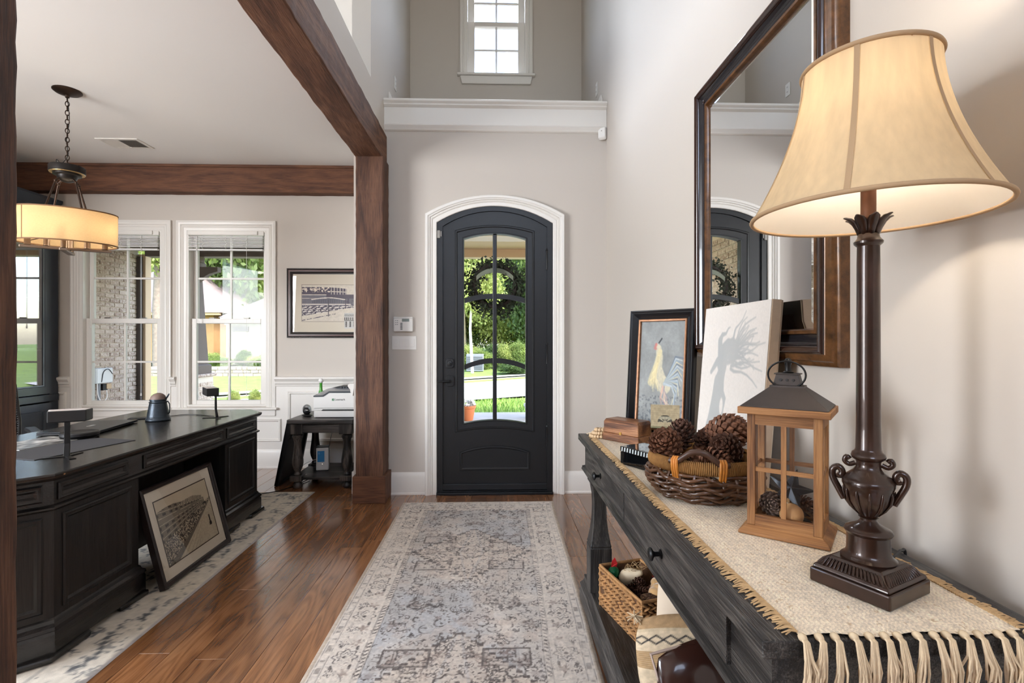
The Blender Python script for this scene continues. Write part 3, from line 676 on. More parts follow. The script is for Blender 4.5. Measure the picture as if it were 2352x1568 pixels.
def photo_parking(h, w, seed=9):
    u, v = np.meshgrid(np.linspace(0, 1, w), np.linspace(0, 1, h)); n = vnoise(h, w, 40, seed, 3, h/w); n2 = vnoise(h, w, 80, seed+1, 1, h/w)
    img = np.ones((h, w, 3))*np.array([.84, .80, .74]); dk = [.20, .17, .27]; md = [.38, .37, .42]
    top = .06+.10*np.clip(u-.35, 0, 1)**2*2.4
    st = (v > top)&(v < .26+.1*(u > .8))&(u < .77); img = blend(img, st*.95, dk)
    img = blend(img, (v > .28)&(v < .36+.02*u)&(u > -1), md); img = blend(img, ((v > .26)&(v < .40)&(u > .42))*.9, dk)
    img = blend(img, st&(np.mod(u*20, 1) < .22)&(u > .5), [.80, .76, .72]); img = blend(img, (np.abs(v-.17-.06*(u-.4)) < .012)&(u > .5)&(u < .77), [.8, .76, .72])
    img = blend(img, ((v > .06)&(v < .2)&(u < .5)&(n > .52)), [.86, .80, .74])
    img = blend(img, (v > .37)&(v < .58), md); img = blend(img, (v > .37)&(v < .62)&(u > .72)&(n > .47), dk)
    a = .40-.05*np.sin(np.clip((u-.18)/.55, 0, 1)*PI)
    img = blend(img, (np.abs(v-a) < .012)&(u > .16)&(u < .75), [.86, .82, .78]); img = blend(img, (v > a+.03)&(v < .5)&(u > .18)&(u < .73)&(np.mod(u*26, 1) > .3), [.30, .30, .36])
    img = blend(img, (np.abs(v-.535) < .012)&(u < .84), [.88, .84, .8])
    cars = (v > .57)&(v < .86-.28*np.clip(u, 0, .8))
    pat = np.mod(u*11+v*9+n*1.2, 1); pr = np.mod(v*17+u*2.0, 1)
    img = blend(img, cars&((pat < .42)|(pr < .3)), dk); img = blend(img, cars&(pat >= .42)&(pr >= .3), [.86, .83, .80])
    img = blend(img, (np.abs(u-.455) < .008)&(v > .40)&(v < .87), [.22, .22, .26]); img = blend(img, (np.abs(u-.75) < .007)&(v > .28)&(v < .64), dk)
    img = blend(img, (np.abs(v-.98+.32*u) < .012*(n > .5))&(u < .6), dk)
    img *= (.92+.14*n)[..., None]
    return img
def photo_inset(h, w, seed=3):
    u, v = np.meshgrid(np.linspace(0, 1, w), np.linspace(0, 1, h)); n = vnoise(h, w, 30, seed, 2, h/w)
    g = .80-.1*n; g = np.where((v > .08)&(v < .22), .5+.2*n, g); g = np.where((v > .28)&(v < .45)&(np.mod(u*9, 1) < .5), .15, g); g = np.where((v > .45)&(v < .52), .45, g)
    g = np.where((v > .55)&(v < .9)&(np.abs(np.mod(u*4.5, 1)-.5) < .14+.08*n)&(n > .25), .08, g); g = np.where(v > .9, .8, g)
    return g[..., None]*np.array([1, .99, .97])
def print_part(name, arr, x0, x1, z0, z1, y, parent, mat):
    h, w = arr.shape[:2]; X, Z = np.meshgrid(np.linspace(x0, x1, w), np.linspace(z1, z0, h))
    me = grid_mesh(name, np.stack([X, np.full_like(X, y), Z], -1)); paint(me, arr); return link(name, me, mat, parent)
m_print = vcol('photo_print', .6)
m_mat = M('cream_mat_board', S(214, 204, 186), .9)
m_frame_dk = M('dark_frame', S(34, 26, 24), .35, var=.3, vs=8)
m_frame_in = M('frame_inner', S(70, 46, 36), .4, var=.3, vs=10)
m_picglass = glass('picture_glass', k=1.3)
# stadium print on the office wall
f = thing('wall_picture', 'dark framed stadium and car park photograph on the office wall', 'picture', (-1.69, OW, 1.683))
w, h = .45, .355
fr = MB().profile_frame(-w, w, -h, h, [(0, 0), (0, -.022), (.01, -.028), (.018, -.022), (.022, -.024), (.038, -.026), (.046, -.018), (.058, -.014), (.06, -.006), (.06, 0)]).build('frame', m_frame_dk, f, smooth=30)
MB().profile_frame(-w+.018, w-.018, -h+.018, h-.018, [(0, -.0225), (0, -.027), (.014, -.0275), (.016, -.0225)]).build('frame_bead', M('mahogany_bead', S(84, 52, 48), .35), fr, smooth=30)
b = MB()
for i in range(64):
    b.cbox((-w+.008+i*(2*w-.016)/63, -.0285, h-.006), (.007, .006, .006)).cbox((-w+.008+i*(2*w-.016)/63, -.0285, -h+.006), (.007, .006, .006))
for i in range(50): b.cbox((-w+.006, -.0285, -h+.008+i*(2*h-.016)/49), (.006, .006, .007))
tag(b.build('beading', m_frame_dk, fr), kind='stuff')
MB().box(-w+.058, w-.058, -.01, -.006, -h+.058, h-.058).build('mat_board', m_mat, f)
MB().frame(-.305, .305, -.19, .19, .003, -.0112, -.01).build('mat_line', m_frame_in, f)
print_part('photograph', photo_parking(150, 210), -.3, .29, -.185, .185, -.0115, f, m_print)
print_part('inset_photograph', photo_inset(70, 80), .13, .31, -.26, -.1, -.0125, f, m_print)
MB().box(-w+.059, w-.059, -.0145, -.0135, -h+.059, h-.059).build('glazing', m_picglass, f)

# crowd print leaning in the desk's knee hole
f = thing('leaning_picture', 'framed sepia photograph of a crowd outside a stadium leaning on the black desk', 'picture', (-1.705, 3.0, RZ+.006))
w, hh = .325, .525
tl = bpy.data.objects.new('tilt', None)
def lean(o): o.rotation_euler = (R(-14.5), 0, R(90)); return o
fr = lean(MB().profile_frame(-w, w, 0, hh, [(0, .018), (0, -.012), (.006, -.018), (.014, -.014), (.022, -.012), (.027, -.006), (.027, .018)]).build('frame', m_frame_dk, f, smooth=30))
lean(MB().box(-w+.02, w-.02, .006, .016, .02, hh-.02).build('backing', M('kraft_back', S(70, 55, 42), .9), f))
lean(MB().box(-w+.024, w-.024, 0, .005, .024, hh-.024).build('mat_board', m_mat, f))
lean(MB().frame(-w+.083, w-.083, .083, hh-.083, .006, -.0015, .0).build('mat_line', M('mat_line_brown', S(58, 48, 38), .8), f))
lean(print_part('photograph', photo_crowd(150, 190), -w+.088, w-.088, .088, hh-.088, -.0012, f, m_print))
lean(MB().box(-w+.026, w-.026, -.0045, -.0035, .026, hh-.026).build('glazing', m_picglass, f))

# ================================================================== desk
m_desk = wood('black_oak_z', S(8, 8, 8), S(17, 16, 16), S(32, 29, 27), 'z', 1.4, .42, .25, 9, blot=.35)
m_desk_t = wood('black_oak_y', S(8, 8, 8), S(18, 17, 17), S(34, 31, 30), 'y', 1.4, .26, .3, 9, blot=.35, coat=.35)
D = thing('executive_desk', 'large black panelled desk with clipped corners on the office rug', 'desk', (-2.25, 3.025, RZ+.002))
def octo(hx, hy, ch, y0=None, y1=None, c0=True, c1=True, xb=-.45):
    y0 = -hy if y0 is None else y0; y1 = hy if y1 is None else y1
    p = [(xb, y0)]
    p += [(hx-ch, y0), (hx, y0+ch)] if c0 else [(hx-.0005, y0), (hx, y0+.0005)]
    p += [(hx, y1-ch), (hx-ch, y1)] if c1 else [(hx, y1-.0005), (hx-.0005, y1)]
    return p+[(xb, y1)]
def lay(z, *a, **k): return [(p[0], p[1], z) for p in octo(*a, **k)]
CH = .15; HY = 1.035
MB().stack([lay(.716, .458, HY+.008, CH, xb=-.458), lay(.722, .466, HY+.016, CH, xb=-.466), lay(.73, .474, HY+.024, CH, xb=-.474), lay(.742, .476, HY+.026, CH, xb=-.476), lay(.748, .472, HY+.022, CH, xb=-.472)]).build('desk_top', m_desk_t, D, bevel=.002)
MB().stack([lay(.612, .45, HY, CH), lay(.716, .45, HY, CH)]).build('drawer_case', m_desk_t, D)
MB().stack([lay(.592, .45, HY, CH), lay(.597, .456, HY+.006, CH), lay(.603, .464, HY+.014, CH), lay(.610, .464, HY+.014, CH), lay(.615, .458, HY+.008, CH), lay(.618, .45, HY, CH)]).build('waist_moulding', m_desk_t, D, smooth=20)
def ped(y0, y1, c0, c1):
    q = MB().stack([lay(.12, .45, HY, CH, y0, y1, c0, c1), lay(.594, .45, HY, CH, y0, y1, c0, c1)]).build('pedestal', m_desk, D)
    def g(z, k): return lay(z, .45+k, HY, CH, y0-k, y1+k, c0, c1, xb=-.45-k)
    MB().stack([g(.024, .022), g(.1, .022), g(.112, .018), g(.118, .024), g(.13, .022), g(.14, .01), g(.152, .006), g(.158, 0)]).build('plinth', m_desk_t, q, smooth=20)
    return q
K0, K1 = -.392, .43
pa = ped(-HY, K0, True, False); pb = ped(K1, HY, False, True)
MB().box(.16, .18, K0, K1, .08, .6).build('modesty_panel', m_desk, D)
MB().box(.18, .186, K0+.02, K1-.02, .1, .6).build('modesty_panel_face', m_desk, D)
for yy, sg in ((K0, -1), (K1, 1)):      # bracket feet
    pass
def foot(pts, par): MB().prism(pts, -.001, .026, 'z').build('foot', m_desk_t, par, bevel=.008)
foot([(.30, -HY-.02), (.32, -HY-.03), (.485, -HY+.1), (.485, -HY+.3), (.44, -HY+.32), (.40, -HY+.2), (.3, -HY+.1)], pa)
foot([(.42, K0-.13), (.475, K0-.16), (.488, K0+.025), (.30, K0+.03), (.3, K0-.02), (.4, K0-.04)], pa)
foot([(.42, K1+.13), (.475, K1+.16), (.488, K1-.025), (.30, K1-.03), (.3, K1+.02), (.4, K1+.04)], pb)
foot([(.30, HY+.02), (.32, HY+.03), (.485, HY-.1), (.485, HY-.3), (.44, HY-.32), (.40, HY-.2), (.3, HY-.1)], pb)
def dpanel(nm, x, y, rot, w, z0, z1, par, m, deep=.011):
    o = MB().profile_frame(-w/2, w/2, z0, z1, [(0, .002), (0, -.004), (.006, -.009), (.013, -.007), (.018, -.008), (.026, -.001), (.03, .002)]).build(nm, m, par, smooth=35)
    o.location = (x, y, 0); o.rotation_euler = (0, 0, rot); return o
X90 = R(90)
dpanel('drawer_moulding', .45, -.668, X90, .40, .632, .702, D, m_desk_t); dpanel('drawer_moulding', .45, .02, X90, .76, .632, .702, D, m_desk_t); dpanel('drawer_moulding', .45, .65, X90, .40, .632, .702, D, m_desk_t)
dpanel('door_moulding', .45, -.645, X90, .40, .185, .57, D, m_desk); dpanel('door_moulding', .45, .655, X90, .37, .185, .57, D, m_desk)
cc = CH/2
for sy in (-1, 1):
    dpanel('corner_moulding', .45-cc, sy*(HY-cc), R(45) if sy < 0 else R(135), .145, .632, .702, D, m_desk_t); dpanel('corner_moulding', .45-cc, sy*(HY-cc), R(45) if sy < 0 else R(135), .145, .185, .57, D, m_desk)
MB().prism([(0, 0), (.012, .002), (.014, .008), (.002, .007)], 0, .004, 'y').build('chip', M('chipped_wood', S(150, 110, 70), .8), D).location = (.466, -.868, .732)

# ------------------------------------------------------------------ things on the desk
DT = RZ+.7505
def desk_lamp(loc, rz, label, hr=0):
    t = thing('desk_lamp', label, 'lamp', loc, rz, 'flat headed desk lamps')
    for a in (R(205), R(-25), R(90)):
        MB().stack([[(-.009, 0, 0), (.009, 0, 0), (.009, 0, .004), (-.009, 0, .004)], [(-.013, .085, 0), (.013, .085, 0), (.013, .085, .003), (-.013, .085, .003)]]).build('foot', m_blackmetal, t, bevel=.001).rotation_euler = (0, 0, a)
    MB().stack([[(-.011, -.012, .002), (.011, -.012, .002), (.011, .004, .002), (-.011, .004, .002)], [(-.011, -.002, .06), (.011, -.002, .06), (.011, .01, .06), (-.011, .01, .06)], [(-.010, .0, .20), (.010, .0, .20), (.010, .01, .20), (-.010, .01, .20)]]).build('stem', m_blackmetal, t, bevel=.002)
    hd = MB().stack([[(-.065, -.0, .158), (.065, -.0, .158), (.08, .07, .158), (-.08, .07, .158)], [(-.07, -.004, .163), (.07, -.004, .163), (.083, .073, .163), (-.083, .073, .163)], [(-.07, -.004, .212), (.07, -.004, .212), (.083, .073, .212), (-.083, .073, .212)]]).build('lamp_head', m_plastic_b, t, bevel=.003)
    MB().stack([[(-.066, -.001, .2125), (.066, -.001, .2125), (.08, .07, .2125), (-.08, .07, .2125)], [(-.06, .006, .214), (.06, .006, .214), (.074, .064, .214), (-.074, .064, .214)]]).build('diffuser', M('lamp_diffuser', S(205, 196, 192), .4), hd)
    return t
desk_lamp((-1.985, 2.43, DT), R(28), 'square headed black desk lamp at the near end of the desk')
desk_lamp((-1.955, 3.64, DT), R(128), 'slim black desk lamp at the far end of the desk by the lawn window')
t = thing('laptop', 'closed thin black laptop lying on the desk', 'laptop', (-2.47, 3.2, DT), R(100))
MB().box(-.23, .23, -.15, .15, .003, .011).build('base', m_plastic_b, t, bevel=.004)
ld = MB().box(-.23, .23, -.15, .15, .012, .019).build('lid', M('laptop_lid', S(44, 46, 50), .3, .5), t, bevel=.004)
MB().box(-.03, .03, -.012, .012, .019, .0193).build('badge', M('silver', S(190, 190, 190), .25, .9), ld)
for sx in (-.2, .2): MB().box(sx-.015, sx+.015, -.13, .13, 0, .003).build('rubber_foot', m_plastic_b, t)
t = thing('charging_puck', 'round black puck shaped speaker on the desk', 'speaker', (-2.30, 2.9, DT))
MB().lathe([(.075, 0), (.084, .006), (.086, .012)], 40).build('base_ring', m_blackmetal, t, smooth=40)
MB().lathe([(.08, .012), (.087, .017), (.088, .03), (.084, .035), (.07, .0352), (.066, .033), (.001, .033)], 40).build('body', m_plastic_b, t, smooth=40)
t = thing('beer_stein', 'dark pewter tankard with tan domed lid on the desk', 'tankard', (-2.283, 3.53, DT), R(10))
m_pew = M('dark_pewter', S(46, 54, 62), .35, .55, var=.35, vs=25, bmp=.4, bs=60, bd=.004)
MB().lathe([(.07, 0), (.074, .006), (.072, .014), (.066, .02), (.064, .03), (.055, .09), (.047, .132), (.050, .137), (.049, .142), (.045, .144)], 32).build('body', m_pew, t, smooth=35)
for zz in (.022, .118): MB().lathe([(.064-.12*zz, zz), (.069-.12*zz, zz+.004), (.064-.12*zz, zz+.008)], 32).build('band', m_pew, t, smooth=50)
MB().lathe([(.046, .143), (.045, .152), (.039, .167), (.027, .178), (.012, .184), (.001, .185)], 28).build('lid', M('tan_leather_lid', S(118, 98, 90), .6), t, smooth=50)
MB().tube([(.045, 0, .125), (.058, 0, .128), (.068, 0, .11), (.07, 0, .075), (.068, 0, .05), (.06, 0, .042)], .004, 8).build('handle', m_pew, t, smooth=60)
MB().tube([(.043, 0, .144), (.054, 0, .156), (.066, 0, .178)], [.007, .006, .004], 8).build('thumb_lift', m_pew, t, smooth=60)
t = thing('magazine', 'thin printed magazine on a dark blotter near the edge of the desk', 'magazine', (-2.40, 2.74, DT), R(-12))
hgt = np.clip(vnoise(60, 40, 8, 77, 3)[..., None]*np.array([1.0, .98, .95])*1.1, 0, 1)
MB().box(-.12, .12, -.16, .16, 0, .005).build('pages', M('magazine_paper', S(200, 200, 196), .6), t)
me = grid_mesh('cover', np.stack([*np.meshgrid(np.linspace(-.12, .12, 40), np.linspace(-.16, .16, 60)), np.full((60, 40), .0054)], -1)); paint(me, hgt); link('cover', me, vcol('magazine_cover', .35), t)
o = MB().box(-.16, .16, -.24, .24, 0, .002).build('desk_blotter', M('blotter_grey', S(58, 58, 62), .7), None); o.location = (-2.22, 2.62, DT); o.rotation_euler.z = R(-15)
o.location = (-2.16, 2.63, DT); tag(o, 'flat dark grey mat on the near end of the desk', 'desk mat')
o = MB().box(-.06, .06, -.04, .04, 0, .006).build('phone', m_plastic_b, None, bevel=.004); o.location = (-2.47, 3.62, DT); o.rotation_euler.z = R(20); tag(o, 'small flat black tablet behind the tankard on the desk', 'phone')
# ------------------------------------------------------------------ office chair
t = thing('office_chair', 'black ribbed office chair behind the desk', 'chair', (-3.12, 3.12, RZ), R(-42))
m_rib = M('black_mesh', S(34, 35, 38), .55)
for i in range(26):
    z = .60+.015*i; cv = .05*math.sin((z-.5)*2)
    pts = [(-.25-.06*math.cos(a)*.6-cv, .24*math.sin(a), z) for a in [R(-80+20*k) for k in range(9)]]
    MB().tube(pts, .0062, 6).build('rib', m_rib, t)
MB().tube([(-.27, -.245, .56), (-.29, -.25, .75), (-.34, -.235, .99), (-.35, 0, 1.01), (-.34, .235, .99), (-.29, .25, .75), (-.27, .245, .56)], .012, 8).build('back_frame', m_plastic_b, t, smooth=60)
MB().box(-.24, .25, -.25, .25, .43, .5).build('seat', m_plastic_b, t, bevel=.03, seg=4)
for sy in (-1, 1):
    a = MB().box(-.17, .12, sy*.29-.03, sy*.29+.03, .70, .725).build('armrest', m_plastic_b, t, bevel=.012, seg=3)
    MB().tube([(-.02, sy*.29, .7), (-.02, sy*.29, .5), (-.02, sy*.2, .46)], .016, 8).build('arm_post', m_plastic_b, a)
MB().tube([(-.2, 0, .45), (-.3, 0, .47), (-.31, 0, .6)], .025, 8).build('spine', m_plastic_b, t)
MB().lathe([(.03, .12), (.03, .3), (.022, .3), (.022, .43)], 12).build('gas_lift', m_blackmetal, t, smooth=40)
for k in range(5):
    a = 2*PI*k/5; MB().tube([(0, 0, .13), (.3*math.cos(a), .3*math.sin(a), .075)], [.028, .018], 8).build('leg', m_plastic_b, t)
    MB().sphere((.3*math.cos(a), .3*math.sin(a), .032), .032, 10, 8, (.8, .8, 1)).build('caster', m_plastic_b, t, smooth=60)

# ================================================================== cabinet on the office side wall
m_cab = M('blue_black_paint', S(48, 56, 66), .32, var=.12, vs=4)
C_ = thing('glass_cabinet', 'tall blue-black cabinet with glass doors against the office side wall', 'cabinet', (-4.62, 4.1, 0))
cx0, cx1, cy0, cy1 = -.22, .21, -1.0, 1.19
MB().box(cx0, cx1, cy0, cy1, .0, .1).build('plinth', m_cab, C_)
MB().box(cx0, cx1, cy0, cy0+.03, .1, 2.6).box(cx0, cx1, cy1-.03, cy1, .1, 2.6).box(cx0, cx0+.02, cy0+.03, cy1-.03, .1, 2.6).box(cx0+.02, cx1, cy0+.03, cy1-.03, 2.57, 2.6).build('carcass', m_cab, C_)
for zz in (.1, .62, 1.2, 1.7, 2.2): MB().box(cx0+.02, cx1-.03, cy0+.03, cy1-.03, zz, zz+.025).build('shelf', m_cab, C_)
MB().prism([(cx0, 2.6), (cx1, 2.6), (cx1+.01, 2.62), (cx1+.035, 2.66), (cx1+.05, 2.68), (cx1+.05, 2.7), (cx0, 2.7)], cy0-.02, cy1+.0).build('crown', m_cab, C_, smooth=30)
MB().box(cx1-.02, cx1+.012, cy0, cy1, .70, .77).build('waist_rail', m_cab, C_, bevel=.006)
MB().box(cx1-.02, cx1+.004, cy1-.1, cy1, .1, 2.6).box(cx1-.02, cx1+.004, cy0, cy0+.1, .1, 2.6).box(cx1-.02, cx1+.004, cy0+.1, cy1-.1, 2.48, 2.6).build('face_frame', m_cab, C_, bevel=.003)
def cab_door(y0, y1, z0, z1, glazed):
    d = thing('door', None, None); d.parent = C_
    o = MB().profile_frame(y0, y1, z0, z1, [(0, .0), (0, -.022), (.07, -.022), (.074, -.016), (.085, -.014), (.088, 0)]).build('stile_frame', m_cab, d, smooth=30)
    o.location = (cx1+.001, 0, 0); o.rotation_euler.z = X90
    q = MB().box(y0+.08, y1-.08, -.009, -.005, z0+.08, z1-.08).build('pane' if glazed else 'panel', m_cabglass if glazed else m_cab, d); q.location = (cx1+.001, 0, 0); q.rotation_euler.z = X90
    MB().sphere((cx1+.04, y0+.04 if y0 > 0 else y1-.04, (z0+z1)/2), .012, 10, 8).build('knob', m_blackmetal, d, smooth=60)
m_cabglass = glass('cabinet_glass', k=5.0)
ym = (cy0+cy1)/2
for y0, y1 in ((cy0+.1, ym-.002), (ym+.002, cy1-.1)):
    cab_door(y0, y1, .78, 2.47, True); cab_door(y0, y1, .12, .69, False)

# ================================================================== end table, printer and what stands with them
m_tbl = wood('worn_black_wood', S(20, 18, 17), S(40, 36, 34), S(84, 78, 74), 'x', 1.0, .42, .35, 10)
m_tbl_z = wood('worn_black_wood_z', S(20, 18, 17), S(40, 36, 34), S(92, 84, 78), 'z', 1.0, .38, .3, 8)
E_ = thing('end_table', 'square black end table with turned legs under the printer', 'table', (-1.535, 4.79, 0))
hx, hy = .285, .29
MB().box(-hx, hx, -hy, hy, .572, .61).build('table_top', m_tbl, E_, bevel=.005)
MB().box(-hx+.1, hx-.1, -hy+.03, -hy+.05, .49, .572).box(-hx+.1, hx-.1, hy-.05, hy-.03, .49, .572).box(-hx+.03, -hx+.05, -hy+.1, hy-.1, .49, .572).box(hx-.05, hx-.03, -hy+.1, hy-.1, .49, .572).build('apron', m_tbl, E_, bevel=.003)
for sx in (-1, 1):
    for sy in (-1, 1):
        cx, cy = sx*(hx-.07), sy*(hy-.07)
        lg = MB().sq([(.055, .055, .48), (.055, .055, .572)], (cx, cy)).build('leg', m_tbl_z, E_, bevel=.003)
        MB().lathe([(.03, .115), (.034, .125), (.028, .14), (.026, .15), (.034, .165), (.043, .19), (.048, .22), (.047, .25), (.040, .30), (.033, .36), (.031, .40), (.036, .43), (.046, .45), (.044, .465), (.030, .475), (.03, .482)], 20, (cx, cy)).build('turning', m_tbl_z, lg, smooth=40)
        MB().sq([(.052, .052, .068), (.052, .052, .115)], (cx, cy)).build('block', m_tbl_z, lg, bevel=.004)
        MB().lathe([(.03, 0), (.04, .012), (.042, .03), (.03, .048), (.026, .055), (.034, .064), (.034, .07)], 20, (cx, cy)).build('bun_foot', m_tbl_z, lg, smooth=40)
MB().box(-hx+.03, hx-.03, -hy+.02, hy-.02, .083, .105).build('shelf', m_tbl, E_, bevel=.004)
# printer
def text(name, body, size, parent, loc, rot, mat, ext=.0004, align='LEFT'):
    cu = bpy.data.curves.new(name, 'FONT'); cu.body = body; cu.size = size; cu.extrude = ext; cu.align_x = align
    o = bpy.data.objects.new(name, cu); COL.objects.link(o); dg = bpy.context.evaluated_depsgraph_get()
    me = bpy.data.meshes.new_from_object(o.evaluated_get(dg)); bpy.data.objects.remove(o)
    q = link(name, me, mat, parent); q.location = loc; q.rotation_euler = rot; return q
m_prw = M('printer_white', S(226, 224, 220), .4); m_prd = M('printer_charcoal', S(60, 64, 70), .35)
T_ = thing('printer', 'white and charcoal laser printer on the end table', 'printer', (-1.42, 4.80, .61))
pw_, pd = .205, .19
MB().box(-pw_, pw_, -pd, pd, .004, .062).build('paper_tray', m_prw, T_, bevel=.006)
MB().box(-pw_, pw_, -pd+.004, pd, .0635, .085).build('lower_gap', m_prw, T_, bevel=.004)
MB().prism([(-.14, .0635), (.16, .0635), (.15, .075), (-.125, .075)], -pd-.0005, -pd+.02).build('tray_slot', m_plastic_b, T_)
MB().prism([(-pw_, .086), (pw_, .086), (pw_, .222), (-.07, .222), (-.10, .2), (-.12, .188), (-pw_, .186)], -pd-.004, pd).build('front_body', m_prw, T_, bevel=.004)
MB().prism([(-pw_-.001, .187), (-.118, .189), (-.098, .202), (-.068, .223), (pw_+.001, .223), (pw_+.001, .236), (-.07, .236), (-.105, .212), (-.125, .2), (-pw_-.001, .198)], -pd-.006, pd).build('edge_band', m_prd, T_)
MB().add([(-pw_, -pd, .199), (-.125, -pd, .201), (-.07, -pd, .237), (pw_, -pd, .237), (pw_, pd, .262), (-.05, pd, .262), (-.12, pd-.02, .245), (-pw_, pd-.02, .225)], [(0, 1, 6, 7), (1, 2, 5, 6), (2, 3, 4, 5)]).build('top_cover', M('printer_silver', S(150, 155, 162), .25, .2), T_)
MB().prism([(-.1, .25), (.15, .25), (.15, .268), (-.03, .268)], -.02, .12).build('output_slot', m_plastic_b, T_)
for i in range(7): MB().box(-.02+i*.024, -.004+i*.024, -.03, .0, .244, .262).build('output_rib', m_prd, T_)
text('brand_name', 'Lexmark', .026, T_, (-.018, -pd-.0048, .155), (X90, 0, 0), m_plastic_b)
bd_ = MB().box(-.042, -.024, -pd-.0056, -pd-.004, .153, .171).build('brand_mark', M('logo_green', S(20, 110, 60), .4), T_)
MB().prism([(-.037, .158), (-.029, .158), (-.029, .166)], -pd-.006, -pd-.0055).build('brand_arrow', m_plastic_w, bd_)
for sx in (-1, 1):
    for sy in (-1, 1): MB().lathe([(.012, 0), (.014, .004)], 10, (sx*.17, sy*.15)).build('foot', m_plastic_b, T_)
# gadget left of the printer
t = thing('handheld_gadget', 'small glossy black and silver gadget beside the printer', 'gadget', (-1.715, 4.70, .61), R(40))
m_chrome = M('chrome', S(180, 186, 192), .15, .9)
MB().sphere((0, .01, .062), .05, 20, 12, (.75, 1, .95)).build('body', m_chrome, t, smooth=60)
MB().sphere((-.015, -.02, .055), .036, 16, 10, (.8, .9, .9)).build('dark_cap', m_plastic_b, t, smooth=60)
MB().sphere((.0, -.0, .012), .045, 18, 10, (1, 1.4, .27)).build('foot', m_plastic_b, t, smooth=60)
MB().lathe([(.008, 0), (.014, .003), (.006, .006)], 12).build('button', m_plastic_w, t).location = (-.02, -.048, .06)
# green bottle
t = thing('green_bottle', 'slim green bottle with white ball stopper behind the printer', 'bottle', (-1.70, 5.02, .61))
MB().lathe([(.028, 0), (.03, .005), (.03, .15), (.022, .19), (.014, .215), (.0125, .27), (.015, .275), (.014, .28)], 20).build('bottle_body', M('green_glass', S(70, 150, 50), .15), t, smooth=40)
MB().sphere((0, 0, .3), .024, 16, 12).build('ball_stopper', m_plastic_w, t, smooth=60)
# router
t = thing('internet_router', 'white upright router box with blue sticker on the end table shelf', 'router', (-1.60, 4.78, .105), R(12))
MB().prism([(-.055, -.05), (.055, -.05), (.055, .045), (.04, .06), (-.04, .06), (-.055, .045)], .006, .215, 'z').build('shell', M('router_white', S(205, 203, 200), .4), t, bevel=.01, seg=3)
MB().prism([(-.052, -.046), (.052, -.046), (.052, .042), (-.052, .042)], .21, .222, 'z').build('top_grille', m_plastic_b, t)
MB().box(-.05, .05, -.045, .05, 0, .007).build('base', m_plastic_b, t)
st_ = MB().box(-.042, .018, -.0508, -.05, .085, .185).build('sticker', M('sticker_blue', S(40, 125, 180), .5), t)
text('sticker_number', '1', .026, st_, (-.036, -.0511, .155), (X90, 0, 0), m_plastic_w, .0002)
MB().sphere((.0, -.05, .065), .003, 8, 6).build('status_light', M('led', S(250, 240, 220), .3, emit=(1, .9, .75, 1), es=2), t)
# black frame leaning by the table, seen from behind
t = thing('picture_frame', 'black picture frame leaning sideways against the left side of the end table', 'picture frame', (-1.965, 4.86, 0), 0)
o = MB().box(-.014, .014, -.24, .26, 0, .60).build('panel_board', m_blackmetal, t, bevel=.003); o.rotation_euler = (0, R(11), 0)
o = MB().profile_frame(-.24, .26, 0, .6, [(0, -.0), (0, -.03), (.03, -.03), (.03, 0)]).build('panel_rim', m_plastic_b, t); o.rotation_euler = (0, R(11), X90)
o.rotation_mode = 'XYZ'; o.matrix_local = Matrix.Rotation(R(11), 4, 'Y') @ Matrix.Rotation(X90, 4, 'Z')
o = MB().box(.016, .02, -.2, -.17, .42, .46).build('hanger', m_chrome, t); o.rotation_euler = (0, R(11), 0)
# cables
def cable(name, label, pts, r=.003, m=None):
    o = MB().tube(pts, r, 6).build(name, m or m_plastic_b, None, smooth=60); return tag(o, label, 'cable')
def spl(pts, n=8):
    P_ = [Vector(p) for p in pts]; P_ = [P_[0]]+P_+[P_[-1]]; out_ = []
    for i in range(1, len(P_)-2):
        for k in range(n):
            t_ = k/n; a, b_, c, d = P_[i-1], P_[i], P_[i+1], P_[i+2]
            out_.append(.5*((2*b_)+(c-a)*t_+(2*a-5*b_+4*c-d)*t_*t_+(3*b_-a-3*c+d)*t_**3))
    return out_+[P_[-2]]
cable('power_cord', 'black power cord running from the end table to the desk over the rug', spl([(-1.74, 4.83, .012), (-1.80, 4.6, .006), (-1.85, 4.5, .006), (-1.9, 4.40, .014), (-2.0, 4.33, .013), (-2.08, 4.2, .013), (-2.15, 4.11, .013)]), .004)
cable('lamp_cable', 'thin black cable on the desk between the tankard and the far lamp', spl([(-2.45, 3.55, DT+.003), (-2.38, 3.62, DT+.003), (-2.25, 3.78, DT+.003), (-2.1, 3.74, DT+.003), (-1.99, 3.68, DT+.003)]), .0025)
cable('router_cable', 'white cable looping beside the router on the table shelf', spl([(-1.62, 4.86, .2), (-1.70, 4.80, .19), (-1.76, 4.7, .16), (-1.74, 4.62, .112), (-1.68, 4.6, .109)]), .0025, m_plastic_w)
cable('router_power_cable', 'grey cable rising behind the router', spl([(-1.57, 4.86, .3), (-1.585, 4.95, .36), (-1.60, 5.05, .42), (-1.61, 5.1, .5)]), .003, m_grey)

